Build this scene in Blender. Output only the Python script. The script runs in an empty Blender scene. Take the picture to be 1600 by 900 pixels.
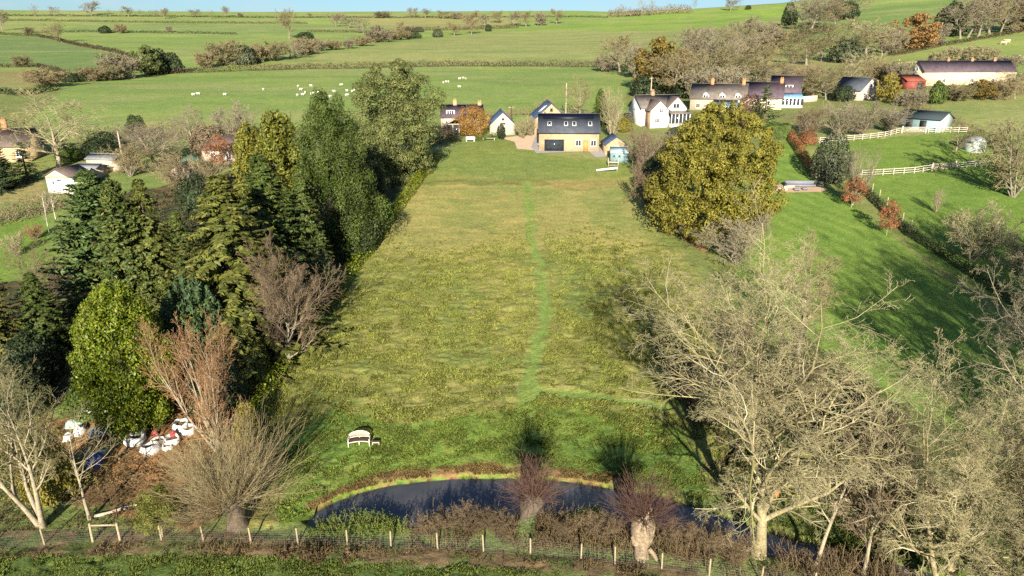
import bpy, math, random
import numpy as np
R = math.radians
# ---------------------------------------------------------------- camera, sky, sun, exposure
PITCH, CAMZ, FPX = R(19.0), 30.0, 1600 * 24 / 36
sc = bpy.context.scene
col = sc.collection
cam = bpy.data.cameras.new("camera"); cam.lens = 24; cam.sensor_width = 36
cam.clip_start = 0.5; cam.clip_end = 9000
camo = bpy.data.objects.new("camera", cam); col.objects.link(camo)
camo.location = (0, 0, CAMZ); camo.rotation_euler = (math.pi / 2 - PITCH, 0, 0)
sc.camera = camo
SUN_EL, SUN_AZ = 19.5, 1.0          # sun low behind the camera, shadows run away from it
world = bpy.data.worlds.new("World"); sc.world = world; world.use_nodes = True
wn, wl = world.node_tree.nodes, world.node_tree.links
wn.clear()
wo = wn.new('ShaderNodeOutputWorld'); bg = wn.new('ShaderNodeBackground'); sky = wn.new('ShaderNodeTexSky')
sky.sky_type = 'NISHITA'; sky.sun_disc = False
sky.sun_elevation = R(SUN_EL); sky.sun_rotation = R(180 + SUN_AZ)
sky.air_density = 1.0; sky.dust_density = 0.6; sky.ozone_density = 1.5; sky.altitude = 100
tc = wn.new('ShaderNodeTexCoord'); mp = wn.new('ShaderNodeMapping'); mp.inputs['Scale'].default_value = (3.0, 3.0, 14.0)
nz = wn.new('ShaderNodeTexNoise'); nz.inputs['Scale'].default_value = 2.2; nz.inputs['Detail'].default_value = 7
nz.inputs['Roughness'].default_value = .62
rp = wn.new('ShaderNodeValToRGB'); rp.color_ramp.elements[0].position = .50; rp.color_ramp.elements[1].position = .72
rp.color_ramp.elements[0].color = (0, 0, 0, 1); rp.color_ramp.elements[1].color = (.8, .8, .8, 1)
mxw = wn.new('ShaderNodeMix'); mxw.data_type = 'RGBA'
mxw.inputs['B'].default_value = (9.5, 7.6, 6.0, 1)
wl.new(tc.outputs['Generated'], mp.inputs['Vector']); wl.new(mp.outputs['Vector'], nz.inputs['Vector'])
wl.new(nz.outputs['Fac'], rp.inputs['Fac']); wl.new(rp.outputs['Color'], mxw.inputs['Factor'])
wl.new(sky.outputs['Color'], mxw.inputs['A'])
tnt = wn.new('ShaderNodeMix'); tnt.data_type = 'RGBA'; tnt.blend_type = 'MULTIPLY'; tnt.inputs['Factor'].default_value = 1
tnt.inputs['B'].default_value = (.56, .76, 1.02, 1)
wl.new(mxw.outputs['Result'], tnt.inputs['A']); wl.new(tnt.outputs['Result'], bg.inputs['Color']); bg.inputs['Strength'].default_value = .05
wl.new(bg.outputs['Background'], wo.inputs['Surface'])
sun = bpy.data.lights.new("sun", 'SUN'); sun.energy = 5.0; sun.angle = R(.5); sun.color = (1.0, .90, .74)
suno = bpy.data.objects.new("sun", sun); col.objects.link(suno)
suno.rotation_euler = (R(90 - SUN_EL), 0, R(-SUN_AZ))
vs = sc.view_settings
vs.view_transform = 'Standard'; vs.look = 'None'; vs.exposure = 1.38; vs.gamma = 1; vs.use_curve_mapping = False
sc.render.engine = 'CYCLES'
sc.cycles.max_bounces = 5; sc.cycles.diffuse_bounces = 3; sc.cycles.transparent_max_bounces = 6
sc.cycles.use_denoising = False
sc.cycles.caustics_reflective = False; sc.cycles.caustics_refractive = False
# ---------------------------------------------------------------- numpy helpers
rs = np.random.RandomState
def smooth(a, b, x):
    t = np.clip((x - a) / (b - a), 0, 1); return t * t * (3 - 2 * t)
def hsh(ix, iy, s):
    n = (ix.astype(np.int64) * 374761393 + iy.astype(np.int64) * 668265263 + s * 974634777) & 0x7fffffff
    n = ((n ^ (n >> 13)) * 1274126177) & 0x7fffffff
    return ((n ^ (n >> 16)) & 0xffff) / 65535.0
def vnoise(x, y, s=0):
    x = np.asarray(x, float); y = np.asarray(y, float)
    ix, iy = np.floor(x), np.floor(y); fx, fy = x - ix, y - iy
    fx = fx * fx * (3 - 2 * fx); fy = fy * fy * (3 - 2 * fy)
    a, b, c, d = hsh(ix, iy, s), hsh(ix + 1, iy, s), hsh(ix, iy + 1, s), hsh(ix + 1, iy + 1, s)
    return a + (b - a) * fx + (c - a) * fy + (a - b - c + d) * fx * fy
def fbm(x, y, s=0, o=3):
    r, a, t = 0, 1, 0
    for i in range(o):
        r = r + a * vnoise(x * 2 ** i, y * 2 ** i, s + i * 7); t += a; a *= .55
    return r / t
def pip(px, py, poly):
    ins = np.zeros(np.shape(px), bool); n = len(poly)
    for i in range(n):
        (x0, y0), (x1, y1) = poly[i], poly[(i + 1) % n]
        if y0 == y1: continue
        c = (y0 > py) != (y1 > py)
        ins ^= c & (px < (x1 - x0) * (py - y0) / (y1 - y0) + x0)
    return ins
def polydist(px, py, pts, closed=False):
    d = np.full(np.shape(px), 1e9); n = len(pts)
    for i in range(n if closed else n - 1):
        (x0, y0), (x1, y1) = pts[i][:2], pts[(i + 1) % n][:2]
        dx, dy = x1 - x0, y1 - y0
        t = np.clip(((px - x0) * dx + (py - y0) * dy) / (dx * dx + dy * dy + 1e-9), 0, 1)
        d = np.minimum(d, np.hypot(px - x0 - t * dx, py - y0 - t * dy))
    return d
def nrm(v): return v / np.maximum(np.linalg.norm(v, axis=-1, keepdims=True), 1e-9)
# ---------------------------------------------------------------- terrain and the measured view
CT, ST = math.cos(PITCH), math.sin(PITCH)
def ray(px, py):
    a, b = (px - 800) / FPX, (450 - py) / FPX
    return np.array([a, CT + b * ST, -ST + b * CT])
def proj(x, y, z):
    h = z - CAMZ; dp = y * CT - h * ST; up = y * ST + h * CT
    dp = np.maximum(dp, .1)
    return 800 + FPX * x / dp, 450 - FPX * up / dp
_ky = [-400, -60, 20, 30, 36, 40, 44, 48, 60, 100, 138, 180, 250, 330, 420, 600, 760, 900, 1000, 1200, 1600, 4000]
_kz = [9, 3, 1.3, .9, .7, .55, .55, 1.15, 2.3, 6.9, 11.4, 15, 18.9, 22.3, 30, 41, 56, 75, 80, 70, 40, 0]
_ty = np.arange(-400, 4001, 1.0)
_tz = np.interp(_ty, _ky, _kz)
def _sm(z, w):
    k = np.hanning(w + 2)[1:-1]; k /= k.sum()
    return np.convolve(np.pad(z, w // 2, mode='edge'), k, mode='valid')[:len(z)]
_far = _sm(_tz, 61); _mid = _sm(_tz, 13); _near = _sm(_tz, 5)
_w = smooth(150, 260, _ty); _w2 = smooth(52, 70, _ty)
_tz = (_near * (1 - _w2) + _mid * _w2) * (1 - _w) + _far * _w
# skyline rows measured across the picture -> crest heights as a function of x / y
_sp = np.array([-400, 0, 400, 700, 900, 960, 1080, 1220, 1300, 1400, 1600, 2200])
_sr = np.array([15, 15, 18, 17, 16, 18, 13, 4, -6, -20, -36, -46])
_su, _sk = [], []
for p, r_ in zip(_sp, _sr):
    d = ray(p, r_); _su.append(d[0] / d[1]); _sk.append((CAMZ + 930 * d[2] / d[1] - 22.3) / (77.0 - 22.3))
def T(x, y):
    x = np.asarray(x, float); y = np.asarray(y, float)
    z = np.interp(y, _ty, _tz)
    u = x / np.maximum(y, 60)
    k = np.interp(u, _su, _sk)
    f = smooth(300, 480, y)
    z = np.where(y > 250, z + f * np.maximum(z - 22.3, 0) * (k - 1), z)
    z = z + smooth(25, 110, x) * smooth(85, 165, y) * 3.2 * (1 - smooth(600, 900, y))
    z = z + smooth(60, 200, y) * (1 - smooth(700, 900, y)) * (fbm(x / 70 + 3, y / 70, 5, 2) - .5) * 1.6 * smooth(40, 90, np.abs(x - 5))
    return z
def G(px, py, lift=0.0):
    d = ray(px, py); t0 = 25.0; t = t0
    while t < 4000:
        p = d * t
        if CAMZ + p[2] < T(p[0], p[1]) + lift: break
        t0 = t; t *= 1.01
    a, b = t0, t
    for _ in range(24):
        m = (a + b) / 2; p = d * m
        if CAMZ + p[2] < T(p[0], p[1]) + lift: b = m
        else: a = m
    p = d * b
    return np.array([p[0], p[1], float(T(p[0], p[1]))])
def ztop(p, row):                      # height of the thing whose foot is at p and whose top shows at that row
    s = (450 - row) / FPX
    return CAMZ + p[1] * (s * CT - ST) / (CT + s * ST)
def mpp(p): return (p[1] * CT - (p[2] - CAMZ) * ST) / FPX      # metres per photo pixel at p
# ---------------------------------------------------------------- objects
def tag(o, label=None, cat=None, group=None, kind=None):
    if label: o['label'] = label
    if cat: o['category'] = cat
    if group: o['group'] = group
    if kind: o['kind'] = kind
    return o
def empty(name, loc, rz=0, label=None, cat=None, group=None):
    o = bpy.data.objects.new(name, None); col.objects.link(o)
    o.empty_display_size = .3
    o.location = tuple(map(float, loc)); o.rotation_euler = (0, 0, rz)
    return tag(o, label, cat, group)
def link(name, me, parent=None, mats=None):
    o = bpy.data.objects.new(name, me); col.objects.link(o); o.parent = parent
    if mats:
        for i, m in enumerate(mats):
            if m is not None:
                o.material_slots[i].link = 'OBJECT'; o.material_slots[i].material = m
    return o
def mesh_np(name, V, polys, mats, smooth_=False):
    """V (n,3); polys: list of (faces (m,k), material index)"""
    me = bpy.data.meshes.new(name)
    V = np.asarray(V, np.float32)
    polys = [(np.asarray(f), mi) for f, mi in polys if len(f)]
    nl = sum(f.size for f, _ in polys); npol = sum(len(f) for f, _ in polys)
    me.vertices.add(len(V)); me.vertices.foreach_set('co', V.ravel())
    me.loops.add(nl); me.polygons.add(npol)
    me.loops.foreach_set('vertex_index', np.concatenate([f.ravel() for f, _ in polys]).astype(np.int32))
    tot = np.concatenate([np.full(len(f), f.shape[1]) for f, _ in polys]).astype(np.int32)
    me.polygons.foreach_set('loop_start', np.concatenate([[0], np.cumsum(tot)[:-1]]).astype(np.int32))
    me.polygons.foreach_set('loop_total', tot)
    me.polygons.foreach_set('material_index', np.concatenate([np.full(len(f), mi) for f, mi in polys]).astype(np.int32))
    if smooth_: me.polygons.foreach_set('use_smooth', np.ones(npol, bool))
    for m in mats: me.materials.append(m)
    me.update(calc_edges=True)
    return me
class MB:
    """collects boxes, prisms, tubes and leaves into one mesh"""
    def __init__(s): s.V = []; s.P = []; s.n = 0
    def add(s, V, F, mi=0):
        V = np.asarray(V, float).reshape(-1, 3); s.V.append(V); s.P.append((np.asarray(F) + s.n, mi)); s.n += len(V); return s
    def box(s, x0, x1, y0, y1, z0, z1, mi=0):
        V = [(x, y, z) for z in (z0, z1) for x, y in ((x0, y0), (x1, y0), (x1, y1), (x0, y1))]
        return s.add(V, [(3, 2, 1, 0), (4, 5, 6, 7), (0, 1, 5, 4), (1, 2, 6, 5), (2, 3, 7, 6), (3, 0, 4, 7)], mi)
    def hexa(s, q, mi=0):             # 8 points, bottom ring then top ring
        return s.add(q, [(3, 2, 1, 0), (4, 5, 6, 7), (0, 1, 5, 4), (1, 2, 6, 5), (2, 3, 7, 6), (3, 0, 4, 7)], mi)
    def bar(s, a, b, w, h, mi=0):     # square bar between two points
        a, b = np.array(a, float), np.array(b, float); d = nrm(b - a)
        up = np.array([0, 0, 1.]) if abs(d[2]) < .9 else np.array([0, 1., 0])
        r = nrm(np.cross(d, up)); u = np.cross(r, d)
        q = [c + r * sx * w / 2 + u * sy * h / 2 for c in (a, b) for sx, sy in ((-1, -1), (1, -1), (1, 1), (-1, 1))]
        return s.hexa(q, mi)
    def prism(s, prof, x0, x1, mi=0): # profile in y,z (counter-clockwise seen from +x) swept along x
        n = len(prof)
        V = [(x0, y, z) for y, z in prof] + [(x1, y, z) for y, z in prof]
        s.add(V, [[i, (i + 1) % n, n + (i + 1) % n, n + i] for i in range(n)], mi)
        s.P.append((np.array([list(range(n))[::-1]]) + s.n - 2 * n, mi)); s.P.append((np.array([[n + i for i in range(n)]]) + s.n - 2 * n, mi))
        return s
    def tubes(s, P, Rd, k=5, mi=0):   # P (B,m,3), Rd (B,m)
        P = np.asarray(P, float); Rd = np.asarray(Rd, float)
        if P.ndim == 2: P, Rd = P[None], Rd[None]
        B, m, _ = P.shape
        t = np.gradient(P, axis=1); t = nrm(t)
        ref = np.where(np.abs(t[:, :1, 2:3]) > .8, np.array([1., 0, 0]), np.array([0, 0, 1.]))
        a = nrm(np.cross(t, np.broadcast_to(ref, t.shape))); b = np.cross(t, a)
        an = np.arange(k) * 2 * math.pi / k
        V = P[:, :, None] + Rd[:, :, None, None] * (a[:, :, None] * np.cos(an)[None, None, :, None] + b[:, :, None] * np.sin(an)[None, None, :, None])
        idx = np.arange(B * m * k).reshape(B, m, k)
        F = np.stack([idx[:, :-1], np.roll(idx, -1, 2)[:, :-1], np.roll(idx, -1, 2)[:, 1:], idx[:, 1:]], -1).reshape(-1, 4)
        return s.add(V.reshape(-1, 3), F, mi)
    def leaves(s, C, N, L, W, rng, mi=0, ax=None):   # kite shaped leaf or spray faces; N face normals, ax long axis
        n = len(C)
        N = nrm(N)
        if ax is None: ax = rng.normal(size=(n, 3))
        ax = nrm(ax - N * np.sum(ax * N, -1, keepdims=True)); bx = np.cross(N, ax)
        L = np.broadcast_to(L, (n,))[:, None]; W = np.broadcast_to(W, (n,))[:, None]
        V = np.stack([C - ax * L * .5, C + bx * W * .5 - ax * L * .05, C + ax * L * .5, C - bx * W * .5 + ax * L * .05], 1)
        return s.add(V.reshape(-1, 3), np.arange(4 * n).reshape(n, 4), mi)
    def lathe(s, prof, k=12, mi=0, c=(0, 0)):
        an = np.arange(k) * 2 * math.pi / k
        V = [(c[0] + r * math.cos(a), c[1] + r * math.sin(a), z) for r, z in prof for a in an]
        F = [(i * k + j, i * k + (j + 1) % k, (i + 1) * k + (j + 1) % k, (i + 1) * k + j) for i in range(len(prof) - 1) for j in range(k)]
        return s.add(V, F, mi)
    def mesh(s, name, mats, sm=False):
        if not isinstance(mats, (list, tuple)): mats = [mats]
        return mesh_np(name, np.concatenate(s.V), s.P, mats, sm)
    def build(s, name, mats, parent=None, sm=False): return link(name, s.mesh(name, mats, sm), parent)
# ---------------------------------------------------------------- materials
class NT:
    def __init__(s, name):
        s.m = bpy.data.materials.new(name); s.m.use_nodes = True
        s.t = s.m.node_tree; s.n = s.t.nodes; s.n.clear()
        s.out = s.n.new('ShaderNodeOutputMaterial')
    def new(s, typ, **kw):
        nd = s.n.new('ShaderNode' + typ)
        for k, v in kw.items():
            if k in nd.inputs: s.put(nd.inputs[k], v)
            else: setattr(nd, k, v)
        return nd
    def put(s, inp, v):
        if isinstance(v, bpy.types.NodeSocket): s.t.links.new(v, inp)
        elif isinstance(v, (tuple, list)) and len(v) == 3 and inp.type == 'RGBA': inp.default_value = (*v, 1)
        else: inp.default_value = v
    def noise(s, vec, scale, detail=3, rough=.55):
        nd = s.new('TexNoise', Scale=scale, Detail=detail, Roughness=rough)
        if vec is not None: s.put(nd.inputs['Vector'], vec)
        return nd.outputs['Fac']
    def ramp(s, fac, stops):
        nd = s.new('ValToRGB'); s.put(nd.inputs['Fac'], fac); e = nd.color_ramp.elements
        while len(e) < len(stops): e.new(.5)
        for el, (p, c) in zip(e, stops):
            el.position = p; el.color = (*c, 1) if isinstance(c, (tuple, list)) else (c, c, c, 1)
        return nd.outputs['Color']
    def mix(s, a, b, f, mode='MIX'):
        nd = s.n.new('ShaderNodeMix'); nd.data_type = 'RGBA'; nd.blend_type = mode
        s.put(nd.inputs['Factor'], f); s.put(nd.inputs['A'], a); s.put(nd.inputs['B'], b); return nd.outputs['Result']
    def math(s, op, a, b=0.0):
        nd = s.n.new('ShaderNodeMath'); nd.operation = op; s.put(nd.inputs[0], a); s.put(nd.inputs[1], b); return nd.outputs[0]
    def obj(s): return s.new('TexCoord').outputs['Object']
    def pos(s): return s.new('NewGeometry').outputs['Position']
    def isl(s): return s.new('NewGeometry').outputs['Random Per Island']
    def bump(s, h, strength, dist): return s.new('Bump', Height=h, Strength=strength, Distance=dist).outputs['Normal']
    def done(s, color, rough=.8, spec=.3, metal=0, normal=None, trans=0, emit=None):
        p = s.new('BsdfPrincipled', Roughness=rough, Metallic=metal)
        s.put(p.inputs['Base Color'], color); p.inputs['Specular IOR Level'].default_value = spec
        if normal is not None: s.put(p.inputs['Normal'], normal)
        o = p.outputs[0]
        if trans:
            tr = s.new('BsdfTranslucent'); s.put(tr.inputs['Color'], color)
            mx = s.new('MixShader'); mx.inputs[0].default_value = trans
            s.t.links.new(o, mx.inputs[1]); s.t.links.new(tr.outputs[0], mx.inputs[2]); o = mx.outputs[0]
        s.t.links.new(o, s.out.inputs['Surface']); return s.m
def leaf(name, *cs, trans=.22, rough=.6):
    """leaf colour varies from leaf to leaf and from tree to tree"""
    t = NT(name); n = len(cs)
    c = t.ramp(t.isl(), [(i / (n - 1) if n > 1 else 0, q) for i, q in enumerate(cs)])
    v = t.noise(t.pos(), .55, 2)
    c = t.mix(c, t.ramp(v, [(.3, .62), (.7, 1.3)]), 1.0, 'MULTIPLY')
    orr = t.new('ObjectInfo').outputs['Random']
    c = t.mix(c, t.ramp(orr, [(0, (.85, .9, .85)), (1, (1.15, 1.08, 1.1))]), 1.0, 'MULTIPLY')
    return t.done(c, rough, .25, trans=trans)
def bark(name, a, b, scale=3.0, bmp=.6):
    t = NT(name); o = t.obj()
    f = t.noise(o, scale, 5, .65); f2 = t.noise(o, scale * 6, 3)
    c = t.ramp(f, [(.35, a), (.65, b)])
    c = t.mix(c, t.ramp(f2, [(.3, .7), (.7, 1.2)]), 1.0, 'MULTIPLY')
    return t.done(c, .9, .15, normal=t.bump(f2, bmp, .05))
def twig(name, *cs):
    t = NT(name)
    c = t.ramp(t.isl(), [(i / (len(cs) - 1), q) for i, q in enumerate(cs)])
    c = t.mix(c, t.ramp(t.noise(t.pos(), .4, 2), [(.3, .75), (.7, 1.2)]), 1.0, 'MULTIPLY')
    return t.done(c, .9, .1)
def plain(name, c, rough=.6, spec=.3, metal=0, var=.12, scale=4):
    t = NT(name); f = t.noise(t.obj(), scale, 4)
    lo, hi = tuple(q * (1 - var) for q in c), tuple(min(1, q * (1 + var)) for q in c)
    return t.done(t.ramp(f, [(.3, lo), (.7, hi)]), rough, spec, metal)
def stone(name, a, b, mortar, bw=.42, bh=.17):
    t = NT(name); o = t.new('SeparateXYZ', Vector=t.obj())
    v = t.new('CombineXYZ', X=t.math('ADD', o.outputs[0], o.outputs[1]), Y=o.outputs[2]).outputs[0]
    bt = t.new('TexBrick', Scale=1.0); t.put(bt.inputs['Vector'], v)
    for k, q in (('Color1', a), ('Color2', b), ('Mortar', mortar)): t.put(bt.inputs[k], q)
    bt.inputs['Brick Width'].default_value = bw; bt.inputs['Row Height'].default_value = bh
    bt.inputs['Mortar Size'].default_value = .015; bt.inputs['Bias'].default_value = 0
    c = t.mix(bt.outputs['Color'], t.ramp(t.noise(t.obj(), .9, 5), [(.3, .78), (.7, 1.15)]), 1.0, 'MULTIPLY')
    return t.done(c, .9, .15, normal=t.bump(bt.outputs['Fac'], -.5, .02))
def slate(name, a, b, bw=.4, bh=.22, rough=.6, spec=.3):
    t = NT(name); o = t.new('SeparateXYZ', Vector=t.obj())
    v = t.new('CombineXYZ', X=o.outputs[0], Y=t.math('MULTIPLY', o.outputs[2], 1.45)).outputs[0]
    bt = t.new('TexBrick', Scale=1.0); t.put(bt.inputs['Vector'], v)
    for k, q in (('Color1', a), ('Color2', b), ('Mortar', tuple(x * .45 for x in a))): t.put(bt.inputs[k], q)
    bt.inputs['Brick Width'].default_value = bw; bt.inputs['Row Height'].default_value = bh; bt.inputs['Mortar Size'].default_value = .012
    c = t.mix(bt.outputs['Color'], t.ramp(t.noise(t.obj(), .8, 5), [(.3, .75), (.7, 1.2)]), 1.0, 'MULTIPLY')
    return t.done(c, rough, spec, normal=t.bump(bt.outputs['Fac'], -.4, .02))
def boards(name, c, pitch=.16, axis=2, rough=.6):
    t = NT(name); o = t.new('SeparateXYZ', Vector=t.obj())
    f = t.math('FRACT', t.math('DIVIDE', o.outputs[axis], pitch))
    g = t.ramp(f, [(0, .55), (.08, 1.0), (1, .95)])
    cc = t.mix(t.ramp(t.noise(t.obj(), 2, 4), [(.3, tuple(q * .85 for q in c)), (.7, tuple(min(1, q * 1.1) for q in c))]), g, 1.0, 'MULTIPLY')
    return t.done(cc, rough, .3)
def glass(name, c=(.02, .025, .03)):
    t = NT(name); return t.done(t.ramp(t.noise(t.obj(), 1.5, 2), [(.3, c), (.7, tuple(q * 1.8 for q in c))]), .06, .6)
M = {}
M['glass'] = glass('dark_window_glass'); M['blueglass'] = glass('blue_tinted_glass', (.10, .26, .40))
M['honey'] = stone('honey_ironstone', (.41, .305, .185), (.345, .25, .145), (.40, .32, .21))
M['palestone'] = stone('pale_limestone', (.44, .38, .31), (.38, .33, .27), (.42, .38, .33))
M['pinkstone'] = stone('pinkish_brick', (.50, .36, .28), (.46, .32, .25), (.5, .42, .36), .23, .08)
M['render'] = plain('white_render', (.66, .65, .61), .85, .2, var=.08, scale=.8)
M['cream'] = plain('cream_render', (.50, .41, .29), .85, .15, var=.14, scale=.6)
M['brownstone'] = stone('brown_stone', (.30, .21, .13), (.26, .18, .11), (.3, .23, .16))
M['slate'] = slate('dark_blue_slate', (.075, .085, .105), (.062, .072, .09), .3, .2)
M['solar'] = plain('solar_panel_black', (.006, .008, .018), .45, .2)
M['blueslate'] = slate('blue_slate', (.055, .085, .16), (.048, .075, .14), .3, .2, .4, .5)
M['purple'] = slate('purple_slate', (.115, .085, .10), (.10, .075, .09), .35, .25)
M['greytile'] = slate('lichened_stone_tile', (.20, .17, .145), (.17, .145, .125), .35, .25)
M['browntile'] = slate('brown_tile', (.13, .10, .085), (.11, .085, .07), .3, .22)
M['felt'] = plain('dark_green_felt', (.035, .05, .055), .8, .2)
M['redtin'] = boards('rusty_red_tin', (.27, .075, .04), .2, 0)
M['redpaint'] = boards('red_boards', (.20, .045, .035), .2, 0)
M['white'] = plain('white_paint', (.80, .79, .76), .5, .3, var=.04)
M['offwhite'] = plain('weathered_white_paint', (.54, .49, .41), .7, .2, var=.12)
M['bluegreen'] = boards('blue_green_boards', (.20, .30, .31), .18)
M['palegreen'] = boards('pale_green_boards', (.36, .42, .39), .18)
M['oak'] = plain('new_oak', (.40, .22, .08), .6, .3)
M['weatherwood'] = plain('silvered_wood', (.42, .35, .27), .8, .2, var=.2, scale=8)
M['postwood'] = plain('pale_fence_post', (.34, .265, .17), .8, .2, var=.25, scale=10)
M['darkwood'] = plain('dark_wood', (.07, .045, .03), .7, .2, var=.2)
M['sawn'] = plain('fresh_sawn_wood', (.58, .42, .26), .8, .2, var=.2, scale=6)
M['rustwood'] = plain('orange_brown_wood', (.40, .17, .07), .8, .2, var=.25, scale=6)
M['wire'] = plain('galvanised_wire', (.20, .20, .19), .6, .4, .3)
M['brick'] = plain('orange_brick', (.45, .22, .11), .9, .15, var=.2)
M['dark'] = plain('dark_grey', (.02, .022, .025), .6, .3)
M['greycush'] = plain('grey_cushion', (.17, .18, .21), .9, .2)
M['metal'] = plain('grey_sheet_roof', (.19, .20, .21), .6, .3)
M['bag'] = plain('white_woven_sack', (.60, .59, .57), .85, .15, var=.22, scale=5)
M['redbag'] = plain('red_plastic', (.36, .06, .07), .6, .3)
M['bluetarp'] = plain('blue_tarpaulin', (.04, .10, .42), .5, .4, var=.3, scale=5)
M['greytarp'] = plain('grey_blue_tarpaulin', (.12, .15, .18), .6, .4, var=.3, scale=5)
M['greentarp'] = plain('pale_green_sheet', (.28, .38, .32), .6, .3, var=.2, scale=5)
M['spoil'] = plain('dry_brown_soil', (.17, .12, .07), .95, .1, var=.35, scale=9)
M['plastic'] = plain('pale_blue_plastic', (.62, .76, .78), .4, .4, var=.04)
# foliage
M['lf_spruce'] = leaf('spruce_needles', (.026, .050, .011), (.060, .090, .018), (.11, .12, .028), trans=.1)
M['lf_olivespruce'] = leaf('olive_spruce_needles', (.042, .058, .011), (.090, .106, .020), (.155, .148, .032), trans=.1)
M['lf_fir'] = leaf('green_fir_needles', (.026, .055, .018), (.058, .10, .026), (.10, .135, .036), trans=.1)
M['lf_cypress'] = leaf('cypress_foliage', (.018, .036, .007), (.050, .078, .012), (.10, .118, .019), trans=.12)
M['lf_golden'] = leaf('golden_cypress_foliage', (.055, .075, .01), (.125, .13, .017), (.21, .185, .028), trans=.15)
M['lf_holm'] = leaf('grey_green_evergreen_leaves', (.055, .075, .022), (.098, .118, .034), (.14, .155, .048), trans=.12)
M['lf_laurel'] = leaf('glossy_laurel_leaves', (.05, .085, .007), (.115, .16, .012), (.23, .235, .018), trans=.2, rough=.45)
M['lf_pine'] = leaf('blue_green_pine_needles', (.024, .050, .020), (.042, .082, .030), (.07, .12, .042), trans=.1)
M['lf_oak'] = leaf('mustard_oak_leaves', (.15, .135, .02), (.225, .195, .028), (.275, .22, .04), (.18, .18, .03), (.245, .185, .034), trans=.25)
M['lf_rustoak'] = leaf('rusty_oak_leaves', (.12, .085, .02), (.20, .135, .03), (.165, .14, .035), trans=.25)
M['lf_orangeoak'] = leaf('orange_oak_leaves', (.20, .115, .04), (.30, .17, .06), (.25, .16, .06), trans=.25)
M['lf_copper'] = leaf('copper_beech_leaves', (.20, .085, .035), (.31, .14, .06), (.25, .12, .055), trans=.25)
M['lf_willow'] = leaf('orange_willow_leaves', (.30, .15, .03), (.42, .24, .06), (.38, .18, .05), trans=.3)
M['lf_yellow'] = leaf('yellow_hedge_leaves', (.12, .11, .02), (.22, .19, .03), (.28, .24, .05), trans=.25)
M['lf_hedge'] = leaf('green_hedge_leaves', (.035, .065, .012), (.070, .115, .018), (.12, .15, .03), trans=.2)
M['lf_holly'] = leaf('dark_grey_green_leaves', (.030, .042, .022), (.060, .075, .040), (.10, .11, .06), trans=.1)
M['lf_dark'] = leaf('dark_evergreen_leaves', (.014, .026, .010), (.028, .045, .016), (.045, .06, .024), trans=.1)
M['lf_brownhedge'] = leaf('brown_hedge_twigs', (.030, .020, .013), (.065, .043, .026), (.105, .072, .042), trans=.1)
M['lf_bramble'] = leaf('bramble_leaves', (.045, .034, .016), (.105, .07, .032), (.17, .115, .055), (.08, .085, .024), trans=.2)
M['lf_ivy'] = leaf('ivy_leaves', (.030, .055, .012), (.08, .115, .03), (.16, .18, .07), trans=.15)
M['lf_fern'] = leaf('pond_edge_leaves', (.05, .10, .012), (.11, .17, .02), (.22, .25, .03), trans=.25)
M['lf_yellowgreen'] = leaf('yellow_green_leaves', (.07, .085, .014), (.13, .14, .022), (.20, .19, .04), trans=.25)
M['lf_litter'] = leaf('fallen_leaves', (.14, .075, .03), (.24, .13, .05), (.19, .12, .055), trans=.1)
M['bk_dark'] = bark('dark_bark', (.07, .055, .04), (.13, .10, .075))
M['bk_pale'] = bark('pale_lichened_bark', (.22, .185, .125), (.36, .31, .22), 2.0)
M['bk_moss'] = bark('mossy_bark', (.20, .17, .085), (.33, .28, .17), 1.2)
M['bk_grey'] = bark('grey_bark', (.15, .13, .10), (.26, .23, .17), 2.0)
M['bk_raw'] = bark('split_pale_wood', (.17, .125, .08), (.38, .30, .205), 4.0, 1.0)
M['tw_pale'] = twig('pale_yellow_twigs', (.16, .14, .08), (.27, .235, .14), (.33, .29, .165), (.28, .26, .10), (.44, .40, .29))
M['tw_grey'] = twig('grey_brown_twigs', (.16, .14, .095), (.27, .235, .16), (.22, .20, .125))
M['tw_olive'] = twig('olive_grey_twigs', (.14, .12, .06), (.23, .205, .11), (.19, .18, .085))
M['tw_brown'] = twig('brown_twigs', (.12, .09, .058), (.21, .155, .10), (.165, .13, .085))
M['tw_purple'] = twig('purple_brown_shoots', (.075, .042, .036), (.145, .085, .066), (.11, .07, .05))
M['tw_copper'] = twig('coppery_twigs', (.26, .14, .07), (.36, .22, .11), (.20, .11, .065))
M['tw_tan'] = twig('tan_twigs', (.18, .145, .08), (.27, .22, .125), (.22, .185, .09))
M['tw_bramble'] = twig('dead_stems', (.09, .065, .038), (.21, .155, .09), (.15, .11, .065))
# ---------------------------------------------------------------- the ground, one sheet to the horizon
POND_Z = .30
def onplane(px, py, z):
    d = ray(px, py); t = (z - CAMZ) / d[2]; return (d[0] * t, d[1] * t)
POND_PX = [(478, 818), (500, 798), (530, 783), (570, 770), (615, 760), (665, 754), (720, 750), (790, 749), (850, 752), (905, 757), (955, 765),
           (1000, 773), (1045, 783), (1090, 796), (1135, 812), (1180, 826), (1230, 842), (1300, 862), (1290, 886), (1200, 872), (1130, 856),
           (1060, 842), (1000, 828), (955, 818), (925, 808), (895, 800), (860, 806), (820, 812), (760, 814), (700, 818), (655, 826), (620, 820), (560, 816), (505, 828)]
POND = [onplane(x, y, POND_Z) for x, y in POND_PX]
STREAM = [onplane(x, y, POND_Z) for x, y in [(1280, 868), (1350, 884), (1420, 902), (1500, 925)]]
C_ROUGH, C_MEADOW, C_STRAW = (.105, .125, .030), (.160, .165, .040), (.225, .180, .065)
C_LAWN, C_LUSH, C_BRIGHT = (.122, .150, .034), (.090, .145, .020), (.130, .195, .028)
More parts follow.
